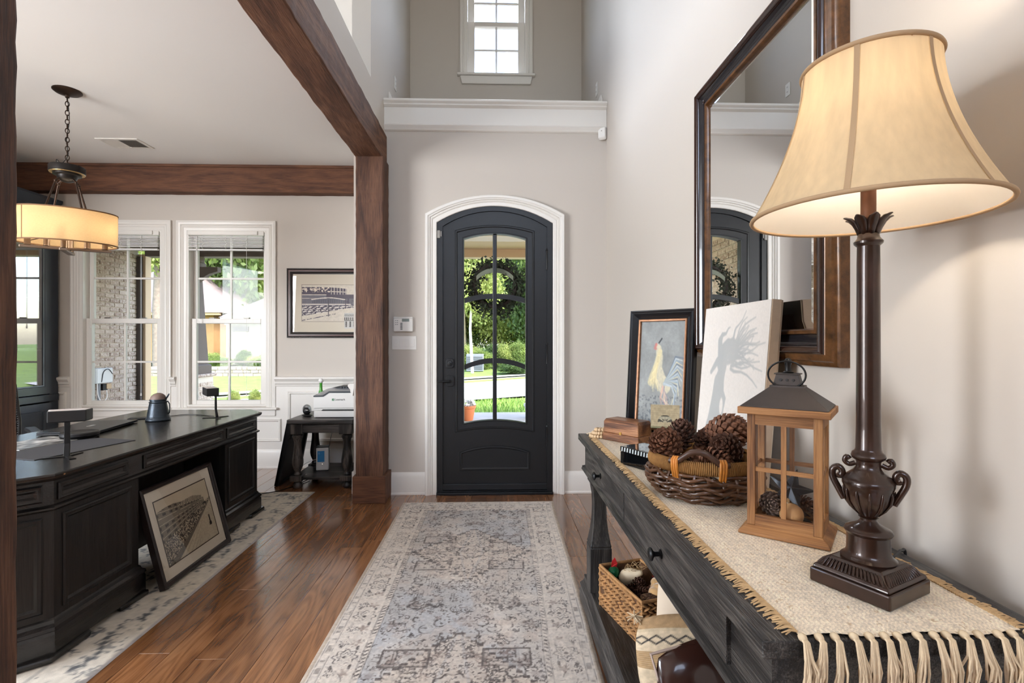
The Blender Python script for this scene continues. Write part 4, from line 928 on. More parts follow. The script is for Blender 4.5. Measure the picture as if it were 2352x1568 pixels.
# ================================================================== pendant light
m_linen = cloth_light('linen_shade', S(216, 186, 142), .5, weave=90, stretch=(1, 1, 3)); m_edge = M('shade_binding', S(118, 84, 52), .7)
PL = thing('pendant_light', 'oval linen drum pendant light hanging on a chain in the office', 'pendant light', (-3.02, 3.70, 3.055), R(29))
MB().lathe([(.085, 0), (.085, -.006), (.07, -.018), (.03, -.028), (.014, -.034), (.012, -.05)], 28).build('ceiling_canopy', m_bronze, PL, smooth=40)
ch = None
for i in range(15):
    z = -.062-.0315*i; pts = []
    for k in range(14):
        a = 2*PI*k/14; q = (.011*math.cos(a), .019*math.sin(a)); pts.append((q[0], 0, z+q[1]) if i % 2 else (0, q[0], z+q[1]))
    MB().tube(pts, .003, 6, closed=True).build('chain_link', m_bronze, PL, smooth=60)
MB().tube(spl([(0, 0, -.05), (.01, .004, -.2), (-.006, .004, -.35), (.004, 0, -.45), (-.03, 0, -.515), (-.06, .01, -.49), (-.05, .02, -.535), (.02, .03, -.52), (.05, .02, -.55)]), .0025, 6).build('wire', m_blackmetal, PL, smooth=60)
MB().lathe([(.004, -.53), (.1, -.535), (.103, -.54), (.103, -.578), (.1, -.582), (.08, -.583), (.08, -.598), (.065, -.6), (.06, -.602), (.055, -.62), (.04, -.637), (.02, -.645), (.002, -.647)], 36).build('body_cap', M('pendant_black', S(34, 30, 28), .4, .5), PL, smooth=35)
MB().lathe([(.1, -.5825), (.099, -.585), (.082, -.585)], 36, cap=False).build('gold_line', M('gold_line', S(200, 170, 120), .35, .8), PL)
SA, SB, ST, SBt = .285, .185, -.855, -1.078
for k in range(4):
    a = R(45+90*k); ex, ey = SA*.45*math.cos(a)*1.1, SB*.8*math.sin(a)
    q = MB().tube([(.045*math.cos(a), .045*math.sin(a), -.625), (.075*math.cos(a), .06*math.sin(a), -.645), (.08*math.cos(a), .065*math.sin(a), -.66), (ex, ey, -.86)], .0065, 8).build('arm_rod', m_bronze, PL, smooth=60)
    MB().lathe([(.004, -.012), (.01, -.006), (.008, 0), (.012, .006), (.004, .012)], 10).build('rod_knuckle', m_bronze, q, smooth=50).location = (.078*math.cos(a), .062*math.sin(a), -.655)
def oval(k, z, n=64): return [((SA+k)*math.cos(2*PI*i/n), (SB+k)*math.sin(2*PI*i/n), z) for i in range(n)]
MB().stack([oval(0, ST), oval(0, (ST+SBt)/2), oval(0, SBt)], cap=False).build('drum_shade', m_linen, PL, smooth=60)
for z in (ST, SBt): MB().stack([oval(-.002, z-.004), oval(.003, z-.004), oval(.003, z+.004), oval(-.002, z+.004), oval(-.002, z-.004)], cap=False).build('shade_binding', m_edge, PL, smooth=60)
a0 = R(222); MB().stack([[((SA+.002)*math.cos(a0+s), (SB+.002)*math.sin(a0+s), z) for s in (0, .012, .024)] for z in (ST, SBt)], cap=False, closed=False).build('shade_seam', m_edge, PL)
brn = M('brushed_bronze', S(120, 104, 92), .35, .8)
MB().box(-.25, .25, -.016, .016, SBt-.045, SBt-.027).build('bar', brn, PL, bevel=.003)
MB().box(-.02, .02, -.13, .13, SBt-.064, SBt-.046).build('cross_bar', brn, PL, bevel=.003)
for (cx, cy) in ((-.21, 0), (-.11, 0), (.11, 0), (.21, 0), (0, -.1), (0, .1)):
    z0 = SBt-.027 if cy == 0 else SBt-.046
    q = MB().lathe([(.014, z0), (.02, z0+.004), (.0175, z0+.008), (.0175, z0+.085)], 16, (cx, cy)).build('candle_sleeve', brn, PL, smooth=40)
    MB().lathe([(.009, z0+.085), (.014, z0+.11), (.012, z0+.13), (.003, z0+.155)], 12, (cx, cy)).build('bulb', M('warm_bulb', S(255, 235, 200), .3, emit=(1, .78, .5, 1), es=3), q, smooth=60)
for k in range(4):
    a = R(30+120*k/1.0) if k < 3 else R(200); MB().tube([(0, 0, -1.0), ((SA-.004)*math.cos(a), (SB-.004)*math.sin(a), SBt+.01)], .003, 6).build('spider_rod', m_bronze, PL)
for q in ((-.19, 0), (.19, 0), (0, .0)):
    l = light('pendant_bulb_light', 'POINT', (0, 0, 0), 1.7, (1, .86, .68), .03); l.parent = PL; l.location = (q[0], q[1], -.98)
# ================================================================== console table
m_con = wood('brushed_black_oak_y', S(18, 17, 17), S(40, 37, 36), S(96, 91, 86), 'y', 2.2, .42, .6, 7, gw=.08, blot=.25)
m_con_z = wood('brushed_black_oak_z', S(18, 17, 17), S(36, 34, 33), S(76, 72, 68), 'z', 2.2, .42, .5, 7, gw=.08, blot=.25)
TT = .83; TX0, TX1, TY0, TY1 = .41, .885, .775, 2.555
CT = thing('console_table', 'long black brushed oak console table along the right wall', 'console table', (.648, 1.665, 0))
def WB(t): b = MB(); b.m = Matrix.Translation(-t.location); return b
WB(CT).box(TX0, TX1, TY0, TY1, TT-.03, TT).build('table_top', m_con, CT, bevel=.003)
WB(CT).box(TX0+.03, TX1-.01, TY0+.03, TY1-.03, .672, TT-.03).build('apron', m_con, CT)
WB(CT).prism([(TX0+.03, .655), (TX0+.016, .655), (TX0+.012, .661), (TX0+.018, .668), (TX0+.024, .672), (TX0+.03, .678)], TY0+.02, TY1-.02).build('apron_moulding', m_con, CT)
WB(CT).prism([(TY1-.03, .655), (TY1-.016, .655), (TY1-.012, .661), (TY1-.03, .678)], TX0+.016, TX1-.01, 'x').build('apron_moulding', m_con, CT)
WB(CT).prism([(TY0+.03, .655), (TY0+.016, .655), (TY0+.012, .661), (TY0+.03, .678)], TX0+.016, TX1-.01, 'x').build('apron_moulding', m_con, CT)
for y0, y1, kn in ((1.722, 2.45, 2.10), (.947, 1.712, 1.325)):
    d = WB(CT).box(TX0+.02, TX0+.034, y0, y1, .684, TT-.036).build('drawer', m_con, CT, bevel=.002)
    kb = MB(); kb.m = Matrix.Translation(Vector((TX0+.02, kn, .735))-CT.location) @ Matrix.Rotation(R(-90), 4, 'Y')
    kb.lathe([(.012, 0), (.012, .003), (.006, .006), (.006, .016), (.008, .02), (.0165, .025), (.0175, .028), (.015, .032), (.006, .035), (.001, .0352)], 20).build('knob', m_blackmetal, d, smooth=40)
legp = [(.047, .66), (.047, .63), (.038, .615), (.031, .57), (.029, .52), (.031, .46), (.037, .40), (.046, .35), (.05, .338), (.046, .334), (.05, .328), (.05, .125)]
for cx in (TX0+.075, TX1-.06):
    for cy in (TY0+.11, TY1-.15):
        WB(CT).sq([(a, a, z) for a, z in legp][::-1], (cx, cy)).build('leg', m_con_z, CT, bevel=.003)
WB(CT).box(TX0+.03, TX1-.005, TY0+.02, TY1+.01, .0, .1).build('plinth', m_con, CT)
WB(CT).stack([[(TX0+a, TY0+a, z), (TX1, TY0+a, z), (TX1, TY1+.03-a, z), (TX0+a, TY1+.03-a, z)] for a, z in ((.01, .0), (.01, .045), (.016, .058), (.012, .066), (.012, .078), (.026, .095), (.03, .105), (.03, .125))]).build('shelf', m_con, CT, smooth=25)

# ================================================================== runner
m_run = vcol('woven_runner', .95, .6, 500)
ny, nx = 520, 130
U, V = np.meshgrid(np.linspace(.468, .828, nx), np.linspace(.78, 2.47, ny))
rib = np.sin(U*2*PI/.0085)*.0004+.0005*np.sin(V*2*PI/.0085+(np.floor(U/.00425) % 2)*PI)
wob = .006*(vnoise(ny, 2, 1, 4, 4, 12)[:, :1]-.5)
Zr = TT+.003+rib+.001*vnoise(ny, nx, 6, 5, 3, 4)
me = grid_mesh('table_runner', np.stack([U+wob, V+.006*np.sin(U*40), Zr], -1))
nn = vnoise(ny, nx, 60, 6, 2, 4); ln = vnoise(ny, nx, 30, 7, 2, .15)
rgb = np.array([.93, .87, .78])*(.86+.18*nn+.10*ln+.05*np.sign(rib))[..., None]
rgb = blend(rgb, (nn > .8)*.5, [.66, .52, .36]); paint(me, rgb)
TR = thing('table_runner', 'cream woven table runner with tasselled end on the console table', 'table runner', (.648, 1.62, TT))
o = link('cloth', me, m_run, TR); me.transform(Matrix.Translation(-TR.location)); me.polygons.foreach_set('use_smooth', [True]*len(me.polygons))
m_fringe = M('cream_yarn', S(212, 190, 158), .95, var=.15, vs=60); m_fringe2 = M('tan_yarn', S(186, 154, 112), .95, var=.2, vs=60)
def strands(b, n, f, r=.0014, sides=4, seg=4):
    for i in range(n): b.tube(f(i), r, sides)
g = random.Random(12)
for side in (0, 1):
    b = WB(TR)
    for i in range(420):
        y = .79+1.675*i/419; x = .470 if side == 0 else .826; s = -1 if side == 0 else 1; L = g.uniform(.018, .03); dy = g.uniform(-.007, .007)
        j = int(i/419*(ny-1)); x += wob[j, 0]
        b.tube([(x, y, TT+.005), (x+s*L*.5, y+dy*.4, TT+.004+g.uniform(0, .004)), (x+s*L, y+dy, TT+.002)], [.0022, .002, .0012], 4)
    tag(b.build('side_fringe', m_fringe2, TR, smooth=60), kind='stuff')
for k in range(15):
    b = WB(TR); x0 = .472+.3575*k/14+g.uniform(-.004, .004); lean_ = g.uniform(-.012, .012)
    L = g.uniform(.062, .078); y0 = TY0-.004
    b.sphere((x0, y0+.004, TT+.004), .0068, 8, 6, (1, 1.2, .9))
    for i in range(20):
        a = g.uniform(-.008, .008); q = g.uniform(-.006, .004); l = L*g.uniform(.86, 1.08); w_ = g.uniform(-.004, .004)
        b.tube([(x0+a*.2, y0+.006, TT+.005), (x0+a*.4, y0-.007, TT+.001), (x0+a*.7+lean_*.3, y0-.011+q*.3, TT-.02), (x0+a+lean_*.7+w_, y0-.011+q, TT-l*.6), (x0+a*1.3+lean_, y0-.009+q, TT-l)], [.0022, .0024, .0021, .0019, .0012], 5)
    b.build('tassel', m_fringe, TR, smooth=60)

# ================================================================== table lamp
m_lampw = M('mottled_bronze', S(50, 29, 19), .32, .35, var=.55, vs=14, coat=.5)
TL = thing('table_lamp', 'tall bronze column lamp with cream bell shade on the console table', 'lamp', (.692, .932, TT+.0045), R(26.6))
MB().box(-.069, .069, -.069, .069, 0, .026).build('base_block', m_lampw, TL, bevel=.003)
MB().sq([(.064, .064, .026), (.066, .066, .029), (.063, .063, .034), (.056, .056, .038), (.046, .046, .048), (.044, .044, .051), (.042, .042, .052)]).build('base_step', m_lampw, TL, bevel=.002)
b = MB()
for sx, sy in ((1, 0), (-1, 0), (0, 1), (0, -1)):
    for i in range(16):
        q = -.052+.104*i/15
        p0 = (sx*.061, q-.0025, .034) if sx else (q-.0025, sy*.061, .034); p1 = (sx*.048, q*.82+.0025, .047) if sx else (q*.82+.0025, sy*.048, .047)
        b.tube([p0, tuple((a+c)/2+(.0015 if i_ == 2 else 0) for i_, (a, c) in enumerate(zip(p0, p1))), p1], [.0022, .0032, .0022], 6)
tag(b.build('rope_edging', m_lampw, TL, smooth=60), kind='stuff')
MB().lathe([(.044, .052), (.045, .055), (.041, .058), (.037, .062), (.035, .068), (.0345, .098), (.037, .1), (.039, .104), (.037, .108), (.03, .112), (.018, .118), (.013, .124), (.013, .128), (.016, .13)], 36).build('pedestal', m_lampw, TL, smooth=35)
MB().lathe([(.013, .129), (.015, .133), (.026, .145), (.035, .160), (.039, .178), (.0405, .187), (.042, .19), (.042, .197), (.040, .2), (.035, .207), (.024, .216), (.02, .222), (.019, .23), (.021, .236)], 40).build('urn_body', m_lampw, TL, smooth=35)
b = MB()
for i in range(12):
    a = 2*PI*i/12; b.tube([((r+.0006)*math.cos(a), (r+.0006)*math.sin(a), z) for r, z in ((.017, .135), (.028, .147), (.036, .16), (.039, .175), (.039, .182))], [.0008, .002, .0028, .0028, .0014], 6)
tag(b.build('urn_fluting', m_lampw, TL, smooth=60), kind='stuff')
for s_ in (-1, 1):
    pts = [(s_*.038, 0, .158), (s_*.047, 0, .176), (s_*.056, 0, .196), (s_*.056, 0, .211), (s_*.047, 0, .217), (s_*.041, 0, .209), (s_*.044, 0, .2), (s_*.049, 0, .204)]
    MB().tube(spl(pts, 4), .006, 8).build('urn_handle', m_lampw, TL, smooth=60).rotation_euler.z = R(-63)
    MB().tube(spl([(s_*.02, 0, .228), (s_*.03, 0, .224), (s_*.037, 0, .23), (s_*.034, 0, .238), (s_*.029, 0, .234)], 4), .0045, 8).build('scroll', m_lampw, TL, smooth=60).rotation_euler.z = R(-63)
MB().lathe([(.02, .234), (.026, .238), (.028, .243), (.026, .249), (.022, .252), (.0205, .256), (.0195, .30), (.0185, .60), (.018, .632), (.020, .634), (.023, .637), (.0235, .641), (.02, .645), (.018, .648), (.017, .655)], 36).build('column', m_lampw, TL, smooth=35)
for i in range(8):      # lotus cup
    a0 = 2*PI*i/8; rg_ = []
    for t_ in (0, .35, .7, .9, 1):
        r = .016+.018*t_**1.3+(.006 if t_ > .85 else 0)*(t_-.85)/.15; z = .654+.034*t_; wd = [.38, .42, .40, .26, .03][(0, .35, .7, .9, 1).index(t_)]
        rg_.append([((r-.0035*abs(q))*math.cos(a0+wd*q), (r-.0035*abs(q))*math.sin(a0+wd*q), z) for q in (-1, -.5, 0, .5, 1)])
    o = MB().stack(rg_, cap=False, closed=False).build('petal', m_lampw, TL, smooth=60); sd = o.modifiers.new('solid', 'SOLIDIFY'); sd.thickness = .0022
MB().lathe([(.0125, .66), (.0125, .742), (.014, .744), (.014, .748)], 20).build('neck', M('neck_brown', S(120, 80, 58), .45, .2), TL, smooth=40)
brass = M('brass', S(190, 150, 80), .3, .9)
MB().lathe([(.01, .748), (.022, .75), (.022, .754), (.009, .758), (.009, .8), (.013, .805), (.013, .83)], 16).build('socket', brass, TL, smooth=40)
MB().lathe([(.012, .83), (.022, .85), (.03, .875), (.028, .9), (.015, .92), (.002, .925)], 20).build('bulb', bulb_glass('lamp_bulb', (1, .86, .66, 1), 8), TL, smooth=60)
SZ0, SZ1, SR0, SR1 = 1.527-TT-.0045, 1.80-TT-.0045, .197, .108
def srad(t_): return SR1+(SR0-SR1)*(t_**1.75)       # t: 0 top, 1 bottom
prof = [(srad(k/16), SZ1+(SZ0-SZ1)*k/16) for k in range(17)]
m_shade = cloth_light('cream_shade', S(230, 210, 176), .55, weave=9, stretch=(9, 9, .8)); m_liner = cloth_light('white_liner', S(252, 248, 242), .42)
m_braid = M('shade_braid', S(176, 146, 112), .8)
MB().lathe(prof, 64, cap=False).build('shade', m_shade, TL, smooth=60)
MB().lathe([(r-.003, z) for r, z in prof], 64, cap=False).build('shade_liner', m_liner, TL, smooth=60)
for i in range(6):
    a = 2*PI*i/6+R(18.4)
    MB().stack([[(((r+.0012)*math.cos(a+q/r), (r+.0012)*math.sin(a+q/r), z)) for q in (-.0042, 0, .0042)] for r, z in prof], cap=False, closed=False).build('shade_rib', m_braid, TL, smooth=60)
for (r, z, w_) in ((SR1, SZ1, .0045), (SR0, SZ0, .0042)):
    MB().tube([(r*math.cos(2*PI*i/64), r*math.sin(2*PI*i/64), z) for i in range(64)], w_, 8, closed=True).build('shade_trim', m_braid, TL, smooth=60)
MB().tube([(.045*math.cos(a), 0, .86+.085*math.sin(a)) for a in [R(-90+20*k) for k in range(19)]], .0018, 6).build('harp', brass, TL)
MB().lathe([(.004, SZ1-.035), (.006, SZ1-.03), (.003, SZ1-.005), (.008, SZ1), (.009, SZ1+.008), (.002, SZ1+.016)], 12).build('finial', brass, TL, smooth=50)
for k in range(3): MB().tube([(0, 0, SZ1-.03), (SR1*math.cos(2*PI*k/3), SR1*math.sin(2*PI*k/3), SZ1-.004)], .0016, 6).build('shade_spider', brass, TL)
l = light('table_lamp_light', 'POINT', (0, 0, 0), 9.0, (1, .86, .70), .03); l.parent = TL; l.location = (0, 0, .885)
cable('lamp_flex', 'dark flex running from the table lamp over the runner to the wall', spl([(.765, 1.0, TT+.0135), (.80, 1.02, TT+.0135), (.84, 1.05, TT+.0135), (.875, 1.08, TT+.008), (.90, 1.10, TT-.02), (.91, 1.12, .6)]), .003)

# ================================================================== wall mirror
m_burl = M('gilded_burl', S(100, 66, 36), .32, .25, var=.65, vs=30, coat=.3); m_mdark = M('mirror_dark_wood', S(46, 26, 20), .22, var=.4, vs=8, coat=.5)
WM = thing('wall_mirror', 'large mirror in a wide carved dark and gilt frame on the right wall', 'mirror', (XR, 1.81, 1.22), R(-90))
hw, mh = .48, 1.195
def mf(nm, pr_, m): return MB().profile_frame(-hw, hw, 0, mh, pr_).build(nm, m, WM, smooth=35)
mf('outer_moulding', [(0, 0), (0, -.026), (.005, -.032), (.012, -.034), (.016, -.04), (.03, -.045), (.034, -.048), (.036, 0)], m_burl)
mf('dark_ogee', [(.036, 0), (.034, -.048), (.036, -.055), (.042, -.06), (.05, -.058), (.056, -.052), (.058, -.046), (.06, 0)], m_mdark)
mf('cove', [(.06, 0), (.059, -.044), (.066, -.036), (.078, -.03), (.09, -.028), (.091, 0)], M('mirror_cove', S(38, 36, 40), .25, .2, coat=.4))
mf('inner_bead', [(.091, 0), (.0905, -.028), (.093, -.034), (.098, -.036), (.103, -.034), (.106, -.028), (.108, -.02), (.109, 0)], m_burl)
for sx in (-1, 1):
    for z in (.075, mh-.075):
        bb = MB(); bb.m = Matrix.Translation((sx*(hw-.075), -.028, z)) @ Matrix.Rotation(R(90), 4, 'X'); bb.lathe([(.012, 0), (.012, .004), (.009, .006), (.006, .005), (.001, .007)], 16).build('corner_boss', m_mdark, WM, smooth=50)
mg = M('mirror_silver', (.92, .93, .93, 1), .0, 1.0)
gx, gz0_, gz1_ = hw-.107, .107, mh-.107; bv = .022
MB().add([(-gx, -.021, gz0_), (gx, -.021, gz0_), (gx, -.021, gz1_), (-gx, -.021, gz1_), (-gx+bv, -.0235, gz0_+bv), (gx-bv, -.0235, gz0_+bv), (gx-bv, -.0235, gz1_-bv), (-gx+bv, -.0235, gz1_-bv)],
         [(4, 5, 6, 7), (0, 1, 5, 4), (1, 2, 6, 5), (2, 3, 7, 6), (3, 0, 4, 7)]).build('mirror_glass', mg, WM)
MB().box(-hw+.03, hw-.03, -.012, -.001, .03, mh-.03).build('backboard', m_mdark, WM)

# ================================================================== pictures on the console
def art_rooster(h, w):
    u, v = np.meshgrid(np.linspace(0, 1, w), np.linspace(0, 1.8, h)); n = vnoise(h, w, 30, 1, 4, 1.8); n2 = vnoise(h, w, 5, 2, 3, 1.8)
    img = np.ones((h, w, 3))*np.array([.55, .56, .555])*(.86+.25*n2+.12*n)[..., None]
    img = blend(img, smooth(n-.40, .06)*(v > 1.25)*.45, [.30, .32, .36])
    def stroke(img, pts, w0, w1, col, op=.85):
        pts = np.array(pts); m = np.zeros((h, w))
        for k in range(len(pts)-1):
            a, b = pts[k], pts[k+1]; d = b-a; t = np.clip(((u-a[0])*d[0]+(v-a[1])*d[1])/(d@d+1e-9), 0, 1)
            ww = w0+(w1-w0)*(k+t)/(len(pts)-1); m = np.maximum(m, smooth(np.hypot(u-a[0]-t*d[0], v-a[1]-t*d[1])-ww, .02))
        return blend(img, m*op*(.6+.5*n), col)
    rg = np.random.RandomState(3); cr = [.86, .82, .70]
    img = stroke(img, [(.40, .42), (.43, .46), (.45, .6), (.42, .8), (.50, 1.0), (.58, 1.08)], .035, .14, cr)
    img = stroke(img, [(.46, .52), (.40, .72), (.30, .92), (.26, 1.04)], .05, .05, [.84, .79, .62])
    for k in range(26):
        a = rg.rand(); img = stroke(img, [(.44-.04*a, .55+.25*a), (.36-.08*a+.05*rg.rand(), .85+.2*rg.rand()), (.26+.2*rg.rand(), 1.0+.2*rg.rand())], .012, .005, [.92, .86, .66] if k % 3 else [.70, .66, .55], .7)
    for k in range(22):
        t = k/21; px = .62+.06*t; tip = (.98-.25*abs(t-.2)+.03*rg.randn(), .62+.85*t); mid = (.80+.06*np.sin(t*3), .60+.62*t)
        img = stroke(img, [(.58, 1.05), (px+.06, .88+.2*t), mid, tip], .022, .008, [[.36, .42, .50], [.80, .84, .86], [.56, .64, .72], [.88, .84, .70]][k % 4], .8)
    for k in range(14): img = stroke(img, [(.56+.02*rg.randn(), 1.1), (.6+.06*rg.randn(), 1.28), (.62+.07*rg.randn(), 1.46)], .014, .006, [[.90, .84, .70], [.80, .62, .58], [.50, .52, .60]][k % 3], .7)
    img = stroke(img, [(.37, .40), (.34, .46), (.37, .47)], .028, .02, [.78, .45, .42]); img = stroke(img, [(.43, .37), (.49, .30)], .012, .012, [.12, .13, .15], .9)
    return img
def lean_pic(t, a): t.rotation_euler = (0, 0, t.rotation_euler.z)
RF = thing('rooster_painting', 'painting of a white rooster on grey in a black and copper frame', 'painting', (.747, 2.345, TT+.0045), R(-46))
LR = R(-5); w, hh = .165, .605
def put(o, a): o.rotation_euler = (a, 0, 0); return o
put(MB().profile_frame(-w, w, 0, hh, [(0, .012), (0, -.018), (.006, -.024), (.012, -.02), (.016, -.022), (.036, -.004), (.04, -.006), (.044, -.002), (.044, .012)]).build('frame', M('black_lacquer', S(20, 20, 23), .3), RF, smooth=30), LR)
put(MB().profile_frame(-w+.042, w-.042, .042, hh-.042, [(0, .008), (0, -.008), (.003, -.011), (.009, -.009), (.012, .0), (.012, .008)]).build('copper_slip', M('copper_slip', S(150, 104, 72), .4, .4, var=.3, vs=60), RF, smooth=30), LR)
put(print_part('canvas', art_rooster(190, 105), -w+.05, w-.05, .05, hh-.05, .001, RF, vcol('pastel', .8)), LR)
put(MB().box(-w+.03, w-.03, .004, .011, .03, hh-.03).build('backing', m_mat, RF), LR)
def art_witch(h, w):
    u, v = np.meshgrid(np.linspace(0, 1, w), np.linspace(0, 1.18, h)); n = vnoise(h, w, 90, 1, 2, 1.2); n2 = vnoise(h, w, 6, 2, 3, 1.2)
    img = np.ones((h, w, 3))*np.array([.86, .835, .81])*(.97+.05*n)[..., None]; gr = np.array([.655, .665, .665])
    m = np.zeros((h, w))
    def seg(pts, wid):
        nonlocal m
        for k in range(len(pts)-1):
            a = np.array(pts[k]); b = np.array(pts[k+1]); d = b-a; t = np.clip(((u-a[0])*d[0]+(v-a[1])*d[1])/(d@d+1e-9), 0, 1)
            ww = wid[k]+(wid[k+1]-wid[k])*t; m = np.maximum(m, smooth(np.hypot(u-a[0]-t*d[0], v-a[1]-t*d[1])-ww, .012))
    seg([(.19, .50), (.28, .42), (.37, .36)], [.018, .03, .035]); seg([(.33, .38), (.31, .26), (.34, .215), (.40, .205), (.43, .17), (.46, .16)], [.04, .035, .02, .012, .008, .004])
    seg([(.35, .35), (.45, .32), (.52, .26)], [.06, .08, .03]); seg([(.38, .40), (.37, .5), (.34, .58), (.34, .68), (.33, .8), (.32, .95), (.33, 1.18)], [.08, .06, .085, .10, .12, .16, .34])
    seg([(.31, .43), (.33, .47)], [.03, .02]); seg([(.40, .62), (.45, .68), (.42, .80), (.36, .86)], [.02, .022, .02, .02])
    seg([(.20, .92), (.24, .82)], [.004, .015])
    rg = np.random.RandomState(8)
    for k in range(34):
        a = R(-62+2.6*k*.95); l = rg.uniform(.24, .46); x0, y0 = .47+.05*rg.rand(), .28+.16*rg.rand(); pts = []
        for j in range(7):
            t = j/6; pts.append((x0+l*t*np.cos(a)+.02*np.sin(t*7+k), y0+l*t*np.sin(a)*.75+.022*np.cos(t*6+k*1.7)))
        seg(pts, list(np.linspace(.014, .003, 7)))
    hole = smooth(np.hypot((u-.405)*2.2, v-.74)-.06, .02); m = m*(1-hole)
    img = blend(img, m*(.75+.2*n2), gr); img = blend(img, np.clip((v-.93)/.25, 0, 1)*smooth(np.abs(u-.45-.2*(v-1))-.35, .2)*.6*(.5+n), [.50, .53, .56])
    img = blend(img, np.clip((v-.9)/.2, 0, 1)*(n > .55)*(u > .35)*.5, [.42, .46, .50])
    return img
CV = thing('canvas_print', 'white canvas with a grey silhouette of a woman leaning against the mirror', 'canvas', (.805, 1.803, TT+.004), R(-90))
LC = R(-4.5); w, hh = .248, .59
m_cside = M('canvas_side', S(206, 184, 160), .9, var=.12, vs=12)
put(MB().box(-w, w, 0, .034, 0, hh).build('stretched_canvas', m_cside, CV, bevel=.003), LC)
put(print_part('painted_face', art_witch(220, 190), -w+.001, w-.001, .001, hh-.001, -.0008, CV, vcol('canvas_face', .85, .15, 600)), LC)
put(MB().frame(-w+.002, w-.002, .002, hh-.002, .04, .034, .037).build('stretcher_bars', M('pine_bar', S(214, 200, 180), .8), CV), LC)

# ================================================================== lantern
m_pine = wood('honey_wood', S(96, 60, 32), S(140, 94, 54), S(168, 120, 74), 'z', 2.2, .5, .15, 6)
m_pine_x = wood('honey_wood_x', S(96, 60, 32), S(140, 94, 54), S(168, 120, 74), 'x', 2.2, .5, .15, 6)
m_zinc = M('grey_zinc', S(74, 68, 66), .5, .6, var=.12, vs=20)
LN = thing('wooden_lantern', 'honey wood candle lantern with grey metal roof on the runner', 'lantern', (.70, 1.208, TT+.0045), R(-39))
ax, ay = .0945, .0795
MB().sq([(ax, ay, 0), (ax, ay, .007), (ax-.006, ay-.006, .012), (ax-.016, ay-.016, .02)]).build('base', m_pine_x, LN, bevel=.002)
bx_, by_ = .078, .063; zb, zt = .02, .285; pw2 = .018
for sx in (-1, 1):
    for sy in (-1, 1): MB().box(min(sx*bx_, sx*(bx_-pw2)), max(sx*bx_, sx*(bx_-pw2)), min(sy*by_, sy*(by_-pw2)), max(sy*by_, sy*(by_-pw2)), zb, zt).build('post', m_pine, LN, bevel=.0015)
for sy in (-1, 1):
    y0, y1 = sorted((sy*by_, sy*(by_-.012)))
    MB().box(-bx_+pw2, bx_-pw2, y0, y1, zb, zb+.026).build('rail', m_pine_x, LN); MB().box(-bx_+pw2, bx_-pw2, y0, y1, zt-.026, zt).build('rail', m_pine_x, LN)
    MB().box(-.0055, .0055, y0+.002, y1-.002, zb+.026, zt-.026).build('glazing_bar', m_pine, LN); MB().box(-bx_+pw2, bx_-pw2, y0+.003, y1-.003, .148, .158).build('glazing_bar', m_pine_x, LN)
    MB().box(-bx_+pw2, bx_-pw2, (y0+y1)/2-.001, (y0+y1)/2+.001, zb+.026, zt-.026).build('pane', m_glass, LN)
for sx in (-1, 1):
    x0, x1 = sorted((sx*bx_, sx*(bx_-.012)))
    MB().box(x0, x1, -by_+pw2, by_-pw2, zb, zb+.026).build('rail', m_pine, LN); MB().box(x0, x1, -by_+pw2, by_-pw2, zt-.026, zt).build('rail', m_pine, LN)
    MB().box(x0+.002, x1-.002, -.005, .005, zb+.026, zt-.026).build('glazing_bar', m_pine, LN); MB().box(x0+.003, x1-.003, -by_+pw2, by_-pw2, .148, .158).build('glazing_bar', m_pine, LN)
    MB().box((x0+x1)/2-.001, (x0+x1)/2+.001, -by_+pw2, by_-pw2, zb+.026, zt-.026).build('pane', m_glass, LN)
MB().sq([(ax+.001, ay+.002, zt), (ax+.001, ay+.002, zt+.016)]).build('eave', m_pine_x, LN, bevel=.0015)
MB().sq([(ax-.004, ay-.004, zt+.016), (ax-.004, ay-.004, zt+.018), (.036, .026, zt+.062), (.036, .026, zt+.066)]).build('roof', m_zinc, LN, bevel=.001)
MB().sq([(.03, .018, zt+.066), (.024, .016, zt+.092), (.028, .018, zt+.092), (.028, .018, zt+.095)]).build('vent_box', m_zinc, LN, bevel=.001)
for i in (-1, 0, 1):
    bb = MB(); bb.m = Matrix.Translation((i*.0135, -.0175, zt+.079)) @ Matrix.Rotation(R(84), 4, 'X'); bb.lathe([(.0032, 0), (.0032, .0015)], 12).build('vent_hole', m_plastic_b, LN)
MB().lathe([(.011, zt+.095), (.012, zt+.097), (.007, zt+.1), (.006, zt+.112), (.0075, zt+.116), (.0085, zt+.122), (.006, zt+.129), (.001, zt+.131)], 16).build('finial', m_blackmetal, LN, smooth=50)
MB().tube([(.04*math.cos(a), -.022-.012*math.sin(a)*.2, zt+.092+.032*math.sin(a)) for a in [2*PI*k/40 for k in range(40)]], .0022, 8, closed=True).build('carry_ring', m_blackmetal, LN, smooth=60)
for sx in (-1, 1):
    for sy in (-1, 1): MB().sphere((sx*(ax-.018), sy*(ay-.012), zt+.021), .0022, 8, 6).build('nail', m_plastic_w, LN)

